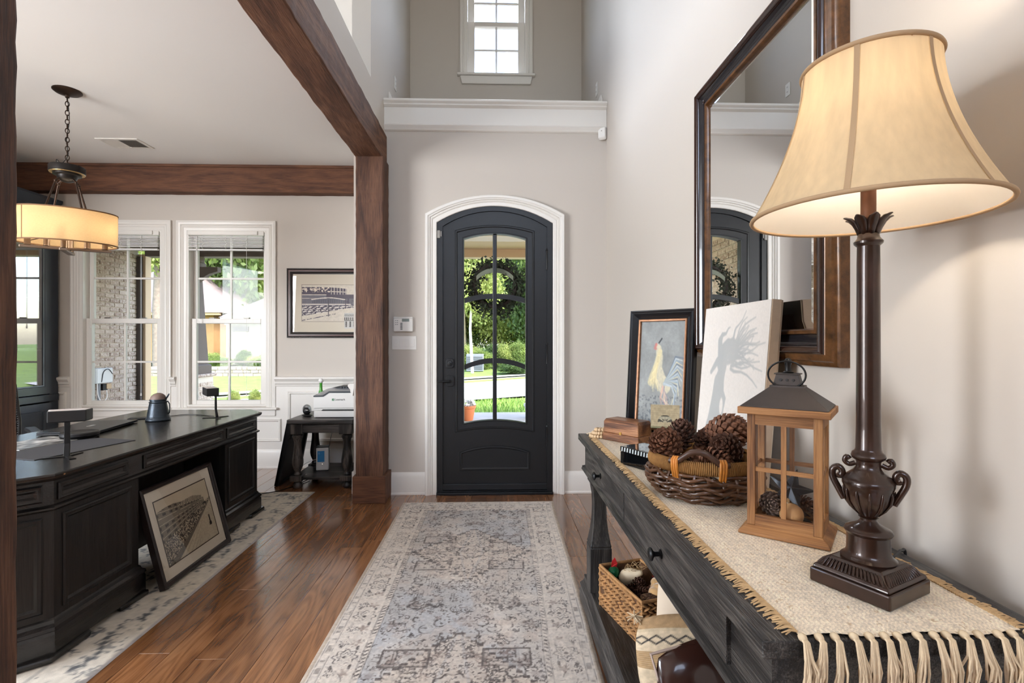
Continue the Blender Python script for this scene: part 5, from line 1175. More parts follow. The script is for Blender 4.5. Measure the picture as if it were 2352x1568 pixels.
# ------------------------------------------------------------------ pine cones
m_cone = M('pine_cone', S(116, 76, 54), .7, var=.5, vs=60); m_cone_d = M('pine_cone_dark', S(84, 54, 40), .75, var=.5, vs=60)
def cone_mesh(L, Rr, n, seed, open_=1.0):
    b = MB(); g_ = random.Random(seed)
    b.lathe([(.1*Rr, 0), (.45*Rr, .1*L), (.5*Rr, .4*L), (.36*Rr, .7*L), (.1*Rr, .97*L)], 10)
    for i in range(n):
        t_ = (i+.5)/n; a = i*2.39996; r = Rr*math.sin(PI*(.12+.80*t_))**.8; z = L*(.03+.9*t_); tilt = R(8+48*t_)/open_
        dx, dz = math.cos(tilt), math.sin(tilt); ln = r*1.16+.003; w_ = Rr*.27*(1-.35*t_)
        m0 = Matrix.Translation((0, 0, z-.25*r*dz)) @ Matrix.Rotation(a, 4, 'Z')
        def pt(q, s_, h_): return m0 @ Vector((ln*q*dx-h_*dz, s_*w_, ln*q*dz+h_*dx))
        h_ = Rr*.07
        vs = [pt(.3, -.45, 0), pt(.3, .45, 0), pt(.72, -.9, h_*.4), pt(.72, .9, h_*.4), pt(.93, -.75, h_*1.2), pt(.93, .75, h_*1.2), pt(1.04, 0, h_*2.4), pt(.8, 0, -h_*1.0), pt(.98, 0, -.3*h_), pt(.9, 0, h_*1.9)]
        b.add([tuple(v) for v in vs], [(0, 1, 3, 2), (2, 3, 9), (2, 9, 4), (3, 5, 9), (4, 9, 6), (5, 6, 9), (0, 2, 7), (1, 7, 3), (2, 4, 8, 7), (3, 7, 8, 5), (4, 6, 8), (5, 8, 6), (0, 7, 1)])
    return b
def pine_cone(label, loc, rot, L=.1, Rr=.045, n=90, seed=1, m=None, s=1, name='pine_cone', grp='pine cones'):
    o = cone_mesh(L, Rr, n, seed).build(name, m or m_cone); o.location = loc; o.rotation_euler = rot; o.scale = (s, s, s); return tag(o, label, 'pine cone', grp)

# ================================================================== wicker basket with cones
m_wick = M('dark_wicker', S(84, 52, 28), .4, var=.55, vs=9, coat=.3); m_rope = M('tan_rope', S(150, 108, 58), .85, var=.25, vs=80)
BC = (.628, 1.535); WK = thing('wicker_basket', 'dark round wicker basket with rope rim full of pine cones', 'basket', (BC[0], BC[1], TT+.0045), 0)
def bprof(t_): return .115+.05*math.sin(PI*(.12+.62*t_))/1.0 if t_ < .8 else .115+.05*math.sin(PI*(.12+.62*.8))-(t_-.8)*.05
NS = 26
for k in range(10):
    t_ = (k+.3)/10; r0 = bprof(t_); z = .005+.078*t_; pts = []
    for i in range(NS*4):
        a = 2*PI*i/(NS*4); wv_ = math.sin(a*NS/2+k*PI*.66); pts.append(((r0+.0055*wv_)*math.cos(a), (r0+.0055*wv_)*math.sin(a), z+.0042*math.sin(a*7+k*1.9)+.002*math.cos(a*NS/2)))
    MB().tube(pts, .0052, 6, closed=True).build('wicker_strand', m_wick, WK, smooth=60)
for k in range(NS):
    a = 2*PI*(k+.25)/NS; MB().tube([((bprof(t_)-.002)*math.cos(a), (bprof(t_)-.002)*math.sin(a), .004+.082*t_) for t_ in (0, .2, .4, .6, .8, 1)], .0042, 5).build('stake', m_wick, WK, smooth=60)
MB().lathe([(.02, .003), (.118, .003), (.118, .007), (.02, .007)], 32).build('basket_base', m_wick, WK)
pts = [(.146*math.cos(2*PI*i/60), .146*math.sin(2*PI*i/60), .099) for i in range(60)]
rm = MB().lathe([(.150, .084), (.158, .088), (.160, .1), (.156, .114), (.148, .119), (.141, .114), (.139, .1), (.142, .086)], 64, cap=False).build('rim', m_rope, WK, smooth=60)
b = MB()
for i in range(190):
    a = 2*PI*i/190; b.tube([(r*math.cos(a+s_), r*math.sin(a+s_), z) for r, z, s_ in ((.1525, .085, 0), (.160, .091, .004), (.162, .101, .008), (.157, .115, .012), (.148, .1205, .016), (.140, .115, .02))], .0022, 4)
tag(b.build('rope_wrap', m_rope, rm, smooth=60), kind='stuff')
m_hand = M('handle_wood', S(70, 46, 34), .4, var=.3, vs=12); m_lash = M('orange_cane', S(196, 124, 46), .5, var=.3, vs=30)
for a0 in (R(243), R(63)):
    h_ = MB().tube(spl([(.158*math.cos(a0+q), .158*math.sin(a0+q), z) for q, z in ((-.52, .117), (-.38, .118), (-.26, .131), (-.13, .146), (0, .15), (.13, .146), (.26, .131), (.38, .118), (.52, .117))], 4), .0085, 10).build('handle', m_hand, WK, smooth=60)
    for q0 in (-.40, .40):
        for j in (-1, 0, 1):
            a = a0+q0+j*.042
            MB().tube([(r*math.cos(a), r*math.sin(a), z) for r, z in ((.144, .126), (.158, .129), (.167, .122), (.1655, .1), (.161, .084), (.157, .072))], .0042, 6).build('lashing', m_lash, h_, smooth=60)
cone_specs = [('large pine cone lying on top of the basket heap', (.655, 1.60, .985), (R(70), R(10), R(70)), .125, .056, 120, 1),
              ('pine cone standing upright at the back left of the basket', (.602, 1.65, .945), (R(12), R(-6), 0), .09, .042, 80, 2),
              ('open pine cone leaning over the left rim of the basket', (.545, 1.60, .945), (R(30), R(-50), R(20)), .10, .05, 90, 3),
              ('dark pine cone near the lantern in the wicker basket', (.70, 1.50, .955), (R(60), R(20), R(-60)), .095, .045, 90, 4),
              ('small pine cone at the front behind the basket handle', (.60, 1.49, .94), (R(75), 0, R(40)), .08, .04, 70, 5),
              ('pine cone half hidden at the back right of the basket', (.70, 1.63, .945), (R(50), R(-20), R(-30)), .09, .042, 80, 6),
              ('pine cone in the middle under the large one', (.63, 1.56, .92), (R(80), R(5), R(150)), .09, .044, 80, 7)]
for i, (lb, lo, ro, L, Rr, n, sd) in enumerate(cone_specs): pine_cone(lb, (lo[0]-.004, lo[1]-.018, lo[2]), ro, L, Rr, n, sd, m_cone if i % 2 == 0 else m_cone_d)
# things inside the lantern
pine_cone('pale tipped pine cone lying inside the lantern', (.674, 1.243, .895), (R(80), 0, R(-20)), .07, .038, 70, 11, M('frosted_cone', S(108, 88, 78), .8, var=.5, vs=50), .72, name='frosted_pine_cone', grp='lantern fillers')
pine_cone('brown pine cone at the right inside the lantern', (.712, 1.215, .89), (R(75), 0, R(60)), .06, .032, 60, 12, m_cone_d, .75, grp='lantern fillers')
o = MB().sphere((0, 0, 0), .026, 18, 12).build('wooden_ball', M('ball_wood', S(196, 150, 100), .6, var=.12, vs=20), None, smooth=60); o.location = (.693, 1.182, .857+.0265); tag(o, 'pale wooden ball at the front inside the lantern', 'ball')
t = thing('star_ornament', 'dark metal star resting on the cones inside the lantern', 'star', (.706, 1.207, .935), R(-39)); 
sp = [((.055 if i % 2 == 0 else .022)*math.sin(2*PI*i/10), (.055 if i % 2 == 0 else .022)*math.cos(2*PI*i/10)) for i in range(10)]
bb = MB(); bb.add([(p[0], 0, p[1]) for p in sp]+[(0, -.014, 0), (0, .006, 0)], [(i, (i+1) % 10, 10) for i in range(10)]+[((i+1) % 10, i, 11) for i in range(10)])
o = bb.build('star_body', M('star_metal', S(52, 56, 62), .35, .7, var=.3, vs=20), t); o.rotation_euler = (R(-35), R(12), 0)
bb = MB()
for i in range(5): bb.tube([(.0, -.015, 0), (.05*math.sin(2*PI*i/5), -.002, .05*math.cos(2*PI*i/5))], .0012, 5)
o = bb.build('star_ridge', M('star_edge', S(90, 94, 100), .3, .8), t); o.rotation_euler = (R(-35), R(12), 0)
o = MB().lathe([(.001, 0), (.05, 0), (.052, .004), (.05, .008), (.001, .008)], 28).build('woven_mat', M('dark_mat', S(48, 40, 34), .9, bmp=.6, bs=150), None); o.location = (.70, 1.208, TT+.0045+.0202); tag(o, 'dark woven mat lying in the lantern', 'mat')

# ================================================================== small things on the console
m_zebra = wood('zebra_wood', S(56, 30, 18), S(120, 74, 44), S(176, 124, 84), 'x', 2.4, .35, .05, 5)
t = thing('keepsake_box', 'striped hardwood keepsake box with lid near the far end of the runner', 'box', (.60, 2.33, TT+.0045), R(-51))
MB().box(-.1, .1, -.055, .055, 0, .034).build('box_base', m_zebra, t, bevel=.004)
MB().stack([[(-a, -c, z), (a, -c, z), (a, c, z), (-a, c, z)] for a, c, z in ((.096, .051, .0345), (.096, .051, .085), (.09, .045, .097), (.088, .043, .0985))]).build('lid', m_zebra, t, bevel=.003)
MB().box(-.006, .006, -.0535, -.05, .026, .045).build('clasp', brass, t, bevel=.001)
m_bead = M('pale_bead', S(206, 176, 138), .6, var=.12, vs=30)
BG = thing('bead_garland', 'garland of pale wooden beads coiled at the far end of the runner', 'garland', (.505, 2.43, TT+.0045))
gb = random.Random(4); ix = 0
sphere0 = None
for ring in range(3):
    n_ = 22 if ring < 2 else 12
    for i in range(n_):
        a = 2*PI*i/n_+ring*.3; r1_, r2_ = .052-.012*ring, .032-.008*ring; loc = (r1_*math.cos(a)-.005, r2_*math.sin(a)-.01, .0085+.0145*ring)
        if sphere0 is None: o = sphere0 = MB().sphere((0, 0, 0), .0085, 10, 8).build('bead', m_bead, BG, smooth=60)
        else: o = sphere0.copy(); COL.objects.link(o); o.parent = BG
        o.location = loc
b = MB(); 
for i in range(14): b.tube([(-.03, .035, .02), (-.04+gb.uniform(-.015, .01), .045+gb.uniform(-.01, .01), .012), (-.055+gb.uniform(-.015, .015), .05+gb.uniform(-.02, .02), .004)], .0012, 4)
b.build('tassel', m_fringe, BG)
# mirrored black box
t = thing('trinket_box', 'black mirrored trinket box with silver striped edge beside the basket', 'box', (.555, 1.855, TT+.0045), R(-62))
m_mir = M('black_mirror', S(14, 15, 17), .05, .3, coat=1); m_sil = M('silver_mirror', (.85, .87, .88, 1), .04, 1)
MB().box(-.082, .082, -.06, .06, 0, .046).build('box_body', m_mir, t, bevel=.0015)
lid_ = MB().box(-.083, .083, -.061, .061, .047, .066).build('lid', m_mir, t, bevel=.002)
for i in range(11): MB().prism([(-.076+i*.0142, .049), (-.069+i*.0142, .049), (-.067+i*.0142, .064), (-.074+i*.0142, .064)], -.0618, -.0605).build('mirror_stripe', M('pale_reflection', S(205, 212, 212), .15, .3), lid_)  # pale colour stands in for a bright reflection in each stripe
MB().box(-.07, .07, -.05, .05, .066, .0664).build('top_mirror', m_sil, lid_)
# card in an acrylic stand
t = thing('card_stand', 'clear acrylic stand holding a beige card with a fan window picture', 'card stand', (.705, 2.12, TT+.0045), R(-18))
m_acr = glass('acrylic', (.93, .97, .95, 1), 2.0)
MB().box(-.06, .06, -.02, .02, 0, .012).build('acrylic_base', m_acr, t); MB().box(-.06, .06, -.004, .0035, .012, .1).build('acrylic_plate', m_acr, t)
def art_card(h, w):
    u, v = np.meshgrid(np.linspace(-1, 1, w), np.linspace(1.25, -.25, h)); n = vnoise(h, w, 14, 5, 2, .8)
    br = ((np.mod(v*7, 1) < .15)|(np.mod(u*3.2+np.floor(v*7) % 2*.5, 1) < .06)); img = np.ones((h, w, 3))*np.array([.68, .62, .50])*(.9+.2*n)[..., None]; img = blend(img, br*.35, [.55, .49, .40])
    r = np.hypot(u, (v-.12)*1.1); a = np.arctan2(v-.12, u); fan = (r < .52)&(v > .12); img = blend(img, fan*.9, [.24, .23, .20])
    img = blend(img, fan&(v > .32)&(v < .5), [.62, .60, .52]); img = blend(img, fan&(r < .42)&(r > .16)&(np.abs(np.mod(a/(PI/5), 1)-.5) > .32), [.70, .66, .56]); img = blend(img, fan&(r < .14), [.66, .62, .52])
    return img
cd = MB().box(-.058, .058, 0, .0015, 0, .098).build('card', M('card_back', S(170, 156, 128), .8), t); cd.location = (0, .006, .092)
q = print_part('card_picture', art_card(70, 84), -.058, .058, 0, .098, -.0005, cd, m_print)

# ================================================================== shelf below: woven basket, ornaments, cushions
m_sea = M('water_hyacinth', S(168, 124, 78), .75, var=.45, vs=30); SHZ = .1255
SB_ = thing('seagrass_basket', 'rectangular woven seagrass basket on the console shelf', 'basket', (.602, 2.115, SHZ), math.atan2(-.33, .093))
bl, bw, bh = .17, .10, .175
MB().box(-bl, bl, -bw, bw, 0, .006).build('basket_floor', m_sea, SB_)
MB().box(-bl+.002, bl-.002, -bw, -bw+.006, .003, bh-.006).box(-bl+.002, bl-.002, bw-.006, bw, .003, bh-.006).box(-bl, -bl+.006, -bw, bw, .003, bh-.006).box(bl-.006, bl, -bw, bw, .003, bh-.006).build('basket_wall', M('hyacinth_dark', S(92, 62, 38), .85), SB_)
def weave(n_, L, face):
    b = MB(); g_ = random.Random(n_)
    rows = 12; cols = int(2*L/.026)
    for r_ in range(rows):
        for c in range(cols):
            if g_.random() < .05: continue
            x_ = -L+(c+(.3 if r_ % 2 else .7))*2*L/cols; z_ = .006+(r_+.5)*(bh-.012)/rows; ang = R(24 if r_ % 2 else -24)+g_.uniform(-.12, .12)
            m_ = Matrix.Translation((x_, 0, z_)) @ Matrix.Rotation(ang, 4, 'Y')
            if face == 0: F = Matrix.Translation((0, -bw-.002, 0)) @ m_
            elif face == 1: F = Matrix.Translation((0, bw+.002, 0)) @ m_
            elif face == 2: F = Matrix.Translation((-bl-.002, 0, 0)) @ Matrix.Rotation(X90, 4, 'Z') @ m_
            else: F = Matrix.Translation((bl+.002, 0, 0)) @ Matrix.Rotation(X90, 4, 'Z') @ m_
            b.m = F; l_, h_ = .0155*g_.uniform(.9, 1.15), .0056*g_.uniform(.85, 1.1)
            b.stack([[(q*l_,   .0085*k*math.cos(a), h_*k*math.sin(a)) for a in [2*PI*i/6 for i in range(6)]] for q, k in ((-1, .25), (-.6, .85), (0, 1), (.6, .85), (1, .25))])
    return b
for fc, L in ((0, bl), (1, bl), (2, bw), (3, bw)): tag(weave(fc, L, fc).build('weave', m_sea, SB_, smooth=60), kind='stuff')
MB().tube([(-bl, -bw, bh), (0, -bw-.002, bh), (bl, -bw, bh), (bl, bw, bh), (0, bw+.002, bh), (-bl, bw, bh)], .007, 6, closed=True).build('basket_rim', m_sea, SB_)
for sx in (-1, 1):
    for sy in (-1, 1): MB().tube([(sx*bl, sy*bw, .002), (sx*bl, sy*bw, bh)], .006, 6).build('corner_post', m_sea, SB_)
ca, sa = math.cos(SB_.rotation_euler.z), math.sin(SB_.rotation_euler.z)
def inb(x_, y_, z_): return (SB_.location.x+ca*x_-sa*y_, SB_.location.y+sa*x_+ca*y_, SHZ+z_)
for i, (x_, y_, lb) in enumerate(((-.05, .015, 'dark pine cone under the twine in the seagrass basket'), (.02, -.035, 'dark pine cone by the near long side of the seagrass basket'), (-.085, -.03, 'pine cone below the white gourd in the seagrass basket'), (.05, .03, 'pine cone beside the tan velvet pumpkins'), (-.105, .03, 'pine cone in the far corner of the seagrass basket'), (.1, 0, 'pine cone deep in the middle of the seagrass basket'))):
    pine_cone(lb, inb(x_, y_, .095), (R(25+10*i), R(10*i), R(50*i)), .075, .036, 70, 30+i, m_cone_d, .9, grp='cones in the seagrass basket')
def pumpkin(label, loc, r, m, lobes=7, sq_=.8):
    t_ = thing('velvet_pumpkin', label, 'pumpkin', loc, 0, 'velvet pumpkins')
    b = MB(); n = 56; rings = []
    for k in range(11):
        ph = PI*(.04+.92*k/10); rr = math.sin(ph)
        rings.append([(r*rr*(1-.12*abs(math.cos(lobes*a/2))**6)*math.cos(a), r*rr*(1-.12*abs(math.cos(lobes*a/2))**6)*math.sin(a), -r*sq_*math.cos(ph)*(1-.25*(rr < .35))) for a in [2*PI*i/n for i in range(n)]])
    b.stack(rings).build('pumpkin_body', m, t_, smooth=60)
    MB().tube([(0, 0, r*sq_*.6), (.002, 0, r*sq_*.95), (.008, .002, r*sq_*1.3)], [.006, .005, .004], 6).build('stem', m_cone_d, t_); return t_
m_velv = M('tan_velvet', S(190, 148, 96), .9, var=.15, vs=20, sheen=.8)
p_ = pumpkin('tan velvet pumpkin lying on its side in the seagrass basket', inb(.105, .02, .155), .045, m_velv, 6, .95); p_.rotation_euler = (R(80), 0, R(20))
p_ = pumpkin('smaller tan velvet pumpkin behind the other in the seagrass basket', inb(.04, .06, .158), .036, m_velv, 6, .95); p_.rotation_euler = (R(70), 0, R(-30))
t = thing('white_gourd', 'pale white gourd with twine tied round it in the seagrass basket', 'gourd', inb(-.085, 0, .15), R(30))
o = MB().lathe([(.002, -.05), (.024, -.044), (.034, -.025), (.035, 0), (.026, .025), (.014, .045), (.01, .06), (.002, .064)], 24).build('gourd_body', M('gourd_skin', S(214, 196, 166), .6, var=.1, vs=15), t, smooth=60); o.rotation_euler = (R(60), 0, R(20))
b = MB(); gt = random.Random(9)
for k in range(16):
    p0 = Vector((gt.uniform(-.02, .03), gt.uniform(-.02, .02), gt.uniform(.015, .03))); pts = [p0]
    for j in range(4): pts.append(p0+Vector((gt.uniform(-.02, .075), gt.uniform(-.04, .035), gt.uniform(-.005, .045)))*(.4+.2*j))
    b.tube(spl(pts, 4), .0009, 4)
b.build('twine', m_fringe2, t)
t = thing('green_ornament', 'shiny green bauble with a red felt leaf in the corner of the seagrass basket', 'ornament', inb(-.14, -.05, .15))
MB().sphere((0, 0, 0), .026, 18, 12).build('bauble', M('green_bauble', S(30, 110, 70), .3, .3, var=.3, vs=40), t, smooth=60)
m_red = M('red_felt', S(190, 26, 30), .85)
MB().add([(-.012, 0, .022), (.012, .003, .022), (.016, 0, .04), (.004, -.004, .068), (0, .002, .034), (-.008, 0, .05)], [(0, 1, 2, 4), (4, 2, 3), (4, 3, 5), (0, 4, 5)]).build('red_leaf', m_red, t).modifiers.new('s', 'SOLIDIFY').thickness = .002
t = thing('red_flower', 'small dark red paper flower in the seagrass basket', 'flower', inb(.0, .075, .168))
for k in range(9):
    a = k*2.4; r_ = .008+.0016*k
    MB().add([(.002*math.cos(a), .002*math.sin(a), 0), (r_*math.cos(a-.5), r_*math.sin(a-.5), .012), (r_*1.5*math.cos(a), r_*1.5*math.sin(a), .016-.001*k), (r_*math.cos(a+.5), r_*math.sin(a+.5), .012)], [(0, 1, 2, 3)]).build('petal', M('dark_red', S(130, 28, 22), .8), t).modifiers.new('s', 'SOLIDIFY').thickness = .001
t = thing('lotus_pod', 'dried lotus pod with round holes at the near end of the seagrass basket', 'seed pod', inb(.135, -.045, .13))
MB().lathe([(.008, 0), (.02, .01), (.033, .032), (.036, .038), (.033, .041), (.001, .041)], 24).build('pod_cup', M('dried_pod', S(116, 86, 58), .85, var=.3, vs=40), t, smooth=50)
for k in range(13):
    a = k*2.39996; r_ = .0085*math.sqrt(k); MB().lathe([(.0045, .041), (.0055, .0425), (.004, .0435), (.003, .0415), (.0005, .041)], 10, (r_*math.cos(a), r_*math.sin(a))).build('pod_hole', m_cone_d, t)

def cushion(name, label, w_, h_, t_, loc, rot, col=None, mat=None, img=None, n=60):
    a = np.linspace(-1, 1, n); u, v = np.meshgrid(a, a)
    th = t_*(np.clip(1-np.abs(u)**2.6, 0, 1)*np.clip(1-np.abs(v)**2.6, 0, 1))**.5
    pin = 1-.07*(1-np.abs(v)**2)*0; k = 1-.02*np.cos(v*PI/2)-.15*np.abs(v)**3; k2 = 1-.02*np.cos(u*PI/2)-.15*np.abs(u)**3
    wr = .006*(vnoise(n, n, 6, hash(name) % 99 if False else len(name), 3)-.5)
    root = thing(name, label, 'cushion', loc)
    ax_ = Vector(rot[0]).normalized(); az_ = Vector(rot[1]); az_ = (az_-ax_*az_.dot(ax_)).normalized(); ay_ = az_.cross(ax_)
    root.rotation_euler = Matrix((ax_, ay_, az_)).transposed().to_euler()
    F = np.stack([u*w_/2*k, -th-wr, v*h_/2*k2], -1); B = np.stack([u*w_/2*k, th, v*h_/2*k2], -1)
    for nm, P_, flip in (('cover_front', F, False), ('cover_back', B, True)):
        me = grid_mesh(nm, P_ if not flip else P_[:, ::-1]); me.polygons.foreach_set('use_smooth', [True]*len(me.polygons))
        if img is not None: paint(me, img if not flip else img[:, ::-1])
        link(nm, me, mat, root)
    return root
m_lin = M('beige_linen', S(214, 196, 174), .95, bmp=.2, bs=300)
cushion('linen_cushion', 'plain beige linen cushion standing behind the seagrass basket', .40, .40, .05, (.752, 1.735, .33), ((.9, -.43, 0), (.1, .25, .96)), mat=m_lin)
n = 90; v, u = np.meshgrid(np.linspace(-1, 1, n), np.linspace(-1, 1, n), indexing='ij')
im = np.ones((n, n, 3))*np.array([.84, .76, .64]); nz_ = vnoise(n, n, 40, 3, 2)
im = blend(im, (np.abs(v-.05) < .19)*(.5+.35*(np.mod(v*22, 1) < .5)), [.62, .48, .31]); im = blend(im, (v > .72)*.8, [.66, .52, .36]); im = blend(im, (v > .68)&(v < .74), [.80, .72, .60])
for s_ in (-1, 1):
    zz = .50+s_*.10*(1-4*np.abs(np.mod(u*2.2, 1)-.5))/1.0*.9; im = blend(im, smooth(np.abs(v-zz)-.018, .02)*.9, [.10, .10, .12])
im *= (.9+.2*nz_)[..., None]
cu = cushion('striped_cushion', 'cream and tan woven cushion with black zigzag in front of the seagrass basket', .42, .28, .05, (.655, 1.60, .275), ((.95, -.25, .1), (.15, .3, .94)), mat=vcol('woven_cushion', .95, .5, 260), img=im, n=n)
def pom(par, loc, n_=26, L=.035):
    b = MB(); g_ = random.Random(int(abs(loc[0])*1000))
    for i in range(n_):
        d_ = Vector((g_.gauss(0, 1), g_.gauss(0, 1), g_.gauss(0, 1)-.3)).normalized()*L*g_.uniform(.7, 1); b.tube([loc, tuple(Vector(loc)+d_*.5), tuple(Vector(loc)+d_)], .0016, 4)
    b.build('tassel', m_fringe, par)
pom(cu, (-.2, 0, .13)); pom(cu, (.2, 0, .13)); pom(cu, (-.2, 0, -.12), 34, .035)
m_leath = M('brown_satin', S(58, 34, 28), .22, coat=.3)
cu = cushion('brown_cushion', 'glossy dark brown cushion at the front of the console shelf', .38, .30, .055, (.655, 1.455, .285), ((.97, .1, .2), (-.25, .25, .93)), mat=m_leath)
pom(cu, (.02, -.06, .02), 46, .04)
o = MB().tube([(-.18, 0, -.142), (-.176, 0, 0), (-.18, 0, .142), (0, 0, .138), (.18, 0, .142), (.176, 0, 0), (.18, 0, -.142), (0, 0, -.138)], .005, 6, closed=True).build('piping', M('pink_piping', S(196, 174, 160), .8), cu)
# ================================================================== outside: porch, lawn, road, houses, trees
m_grass = M('lawn', S(104, 126, 52), .95, var=.3, vs=3); m_road = M('pale_road', S(176, 172, 166), .9, var=.05, vs=2)
m_conc = M('porch_concrete', S(176, 168, 158), .85, var=.1, vs=4); m_tan = M('tan_trim', S(196, 168, 132), .7); m_mort = M('pale_mortar', S(204, 192, 176), .95, bmp=.5, bs=80)
def brickmat(name, a, b_, c):
    m, t, bs = nt(name); oi = node(t, 'ShaderNodeObjectInfo')
    base = ramp(t, oi.outputs['Random'], [(.0, a), (.35, b_), (.7, c), (1, a)]); nz = node(t, 'ShaderNodeTexNoise', {'Vector': coords(t, (1, 1, 1), 9), 'Scale': 34, 'Detail': 5, 'Roughness': .7})
    k = node(t, 'ShaderNodeMapRange', {0: nz.outputs[0], 1: .45, 2: .62}); mx = node(t, 'ShaderNodeMix', {0: k.outputs[0], 6: base, 7: S(208, 196, 180)}, data_type='RGBA')
    t.links.new(mx.outputs[2], bs.inputs['Base Color']); bs.inputs['Roughness'].default_value = .9; bump(t, bs, nz.outputs[0], .5, .006); return m
m_brick = brickmat('washed_brick', S(146, 122, 106), S(170, 148, 130), S(186, 166, 148))
def brick_mesh(L, H, D):
    return MB().stack([[(-D/2+q, -L/2+e, -H/2+e), (-D/2+q, L/2-e, -H/2+e), (-D/2+q, L/2-e, H/2-e), (-D/2+q, -L/2+e, H/2-e)] for q, e in ((0, 0), (D-.004, 0), (D, .005))])
def brick_face(par, y0, y1, z0, z1, x, rot=0, origin=(0, 0, 0), L=.2, H=.062, pitch=.075, seed=1):
    """courses of single bricks on a face; face normal +x, running along y, then turned by rot"""
    g_ = random.Random(seed); full = None; nz_ = int((z1-z0)/pitch); M_ = Matrix.Rotation(rot, 4, 'Z')
    protos = {}
    for r_ in range(nz_):
        y = y0-(.105 if r_ % 2 else 0); z = z0+pitch*(r_+.5)
        while y < y1-.02:
            a, c = max(y, y0), min(y+L, y1); l = round(c-a, 3)
            if l > .03:
                if l not in protos: o = protos[l] = brick_mesh(l, H, .03).build('brick', m_brick, par)
                else: o = protos[l].copy(); COL.objects.link(o); o.parent = par
                p_ = M_ @ Vector((x+g_.uniform(-.003, .004), (a+c)/2, 0)); o.location = (p_.x+origin[0], p_.y+origin[1], z); o.rotation_euler.z = rot
            y += L+.012
# wing wall of brick beside the porch
BW = struct(thing('wall_brick_wing', 'pale washed brick wall of the wing seen through the left office window', 'wall'))
MB().box(-6.62, -6.405, 5.2, 9.36, -.2, 3.2).build('mortar', m_mort, BW)
brick_face(BW, 7.72, 9.36, .06, 2.9, -6.402)
b = MB(); 
for r_ in range(36):
    y = 5.3-(.105 if r_ % 2 else 0); z = .06+.075*(r_+.5)
    while y < 7.7: b.box(-6.405, -6.388, max(y, 5.3), min(y+.2, 7.71), z-.031, z+.031); y += .212
tag(b.build('brickwork', m_brick, BW), kind='stuff')
t = thing('corner_pilaster', 'tan corner board at the end of the brick wing wall', 'pilaster', (-6.4, 9.44, -.1))
MB().box(-.22, .12, -.075, .08, 0, 2.95).build('board', m_tan, t, bevel=.006); MB().box(-.22, .15, -.078, .11, 0, .22).build('foot', m_tan, t, bevel=.006)
t = thing('downspout', 'dark brown downspout beside the brick wing wall', 'downspout', (-6.355, 9.32, -.1))
MB().box(-.035, .035, -.03, .03, .05, 2.9).build('pipe', M('downspout_brown', S(66, 54, 46), .5), t, bevel=.008)
for z in (.6, 1.6, 2.6): MB().box(-.04, .04, -.034, .034, z, z+.03).build('strap', M('strap_brown', S(56, 46, 40), .5), t)
# service box on the brick
t = thing('utility_box', 'white utility box with cables on the brick wing wall', 'utility box', (-6.375, 8.38, .745))
MB().box(0, .12, -.17, .17, -.12, .12).build('box_body', M('utility_white', S(206, 208, 204), .5), t, bevel=.01); MB().box(.12, .128, -.16, .16, -.11, .11).build('box_lid', M('utility_lid', S(220, 220, 216), .45), t, bevel=.004)
MB().tube([(.05, -.03, -.12), (.05, -.03, -.82)], .022, 10).build('conduit', m_grey, t, smooth=60)
MB().box(.0, .07, .03, .13, -.24, -.14).build('small_box', m_plastic_b, t, bevel=.005); MB().box(.0, .08, .1, .2, -.22, -.14).build('meter_cover', m_tan, t, bevel=.005)
MB().tube(spl([(.08, -.1, -.12), (.09, -.1, -.3), (.09, -.02, -.42), (.09, .08, -.36), (.08, .09, -.24)]), .008, 6).build('loop_cable', m_plastic_w, t, smooth=60)
MB().tube(spl([(.13, .15, .02), (.14, .05, .1), (.14, -.05, .06), (.13, -.08, -.1)]), .006, 6).build('black_cable', m_plastic_b, t, smooth=60)
# porch
struct(MB().box(-6.4, 4.0, 4.52, 9.55, -.16, -.03).build('floor_porch', m_conc), 'concrete porch floor outside the front door', 'floor')
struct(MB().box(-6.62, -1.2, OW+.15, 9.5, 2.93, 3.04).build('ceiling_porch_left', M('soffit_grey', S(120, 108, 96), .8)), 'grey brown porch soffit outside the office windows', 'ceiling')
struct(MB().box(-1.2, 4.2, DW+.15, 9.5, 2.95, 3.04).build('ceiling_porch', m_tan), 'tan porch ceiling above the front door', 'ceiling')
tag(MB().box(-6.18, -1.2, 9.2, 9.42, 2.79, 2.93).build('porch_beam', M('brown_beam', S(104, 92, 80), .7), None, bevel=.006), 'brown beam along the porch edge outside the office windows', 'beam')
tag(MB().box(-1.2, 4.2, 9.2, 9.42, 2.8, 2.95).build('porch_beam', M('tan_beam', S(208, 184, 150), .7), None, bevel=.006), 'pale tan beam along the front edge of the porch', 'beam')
struct(MB().box(-6.7, 4.3, 9.0, 9.7, 3.04, 3.16).box(-1.2, 4.3, 5.8, 9.0, 3.04, 3.1).box(-6.7, -1.2, 5.8, 9.0, 3.04, 3.1).build('roof_porch', M('soffit_brown', S(92, 80, 68), .8)), 'porch roof edge', 'roof')
m_coltan = M('column_brown', S(92, 80, 70), .75)
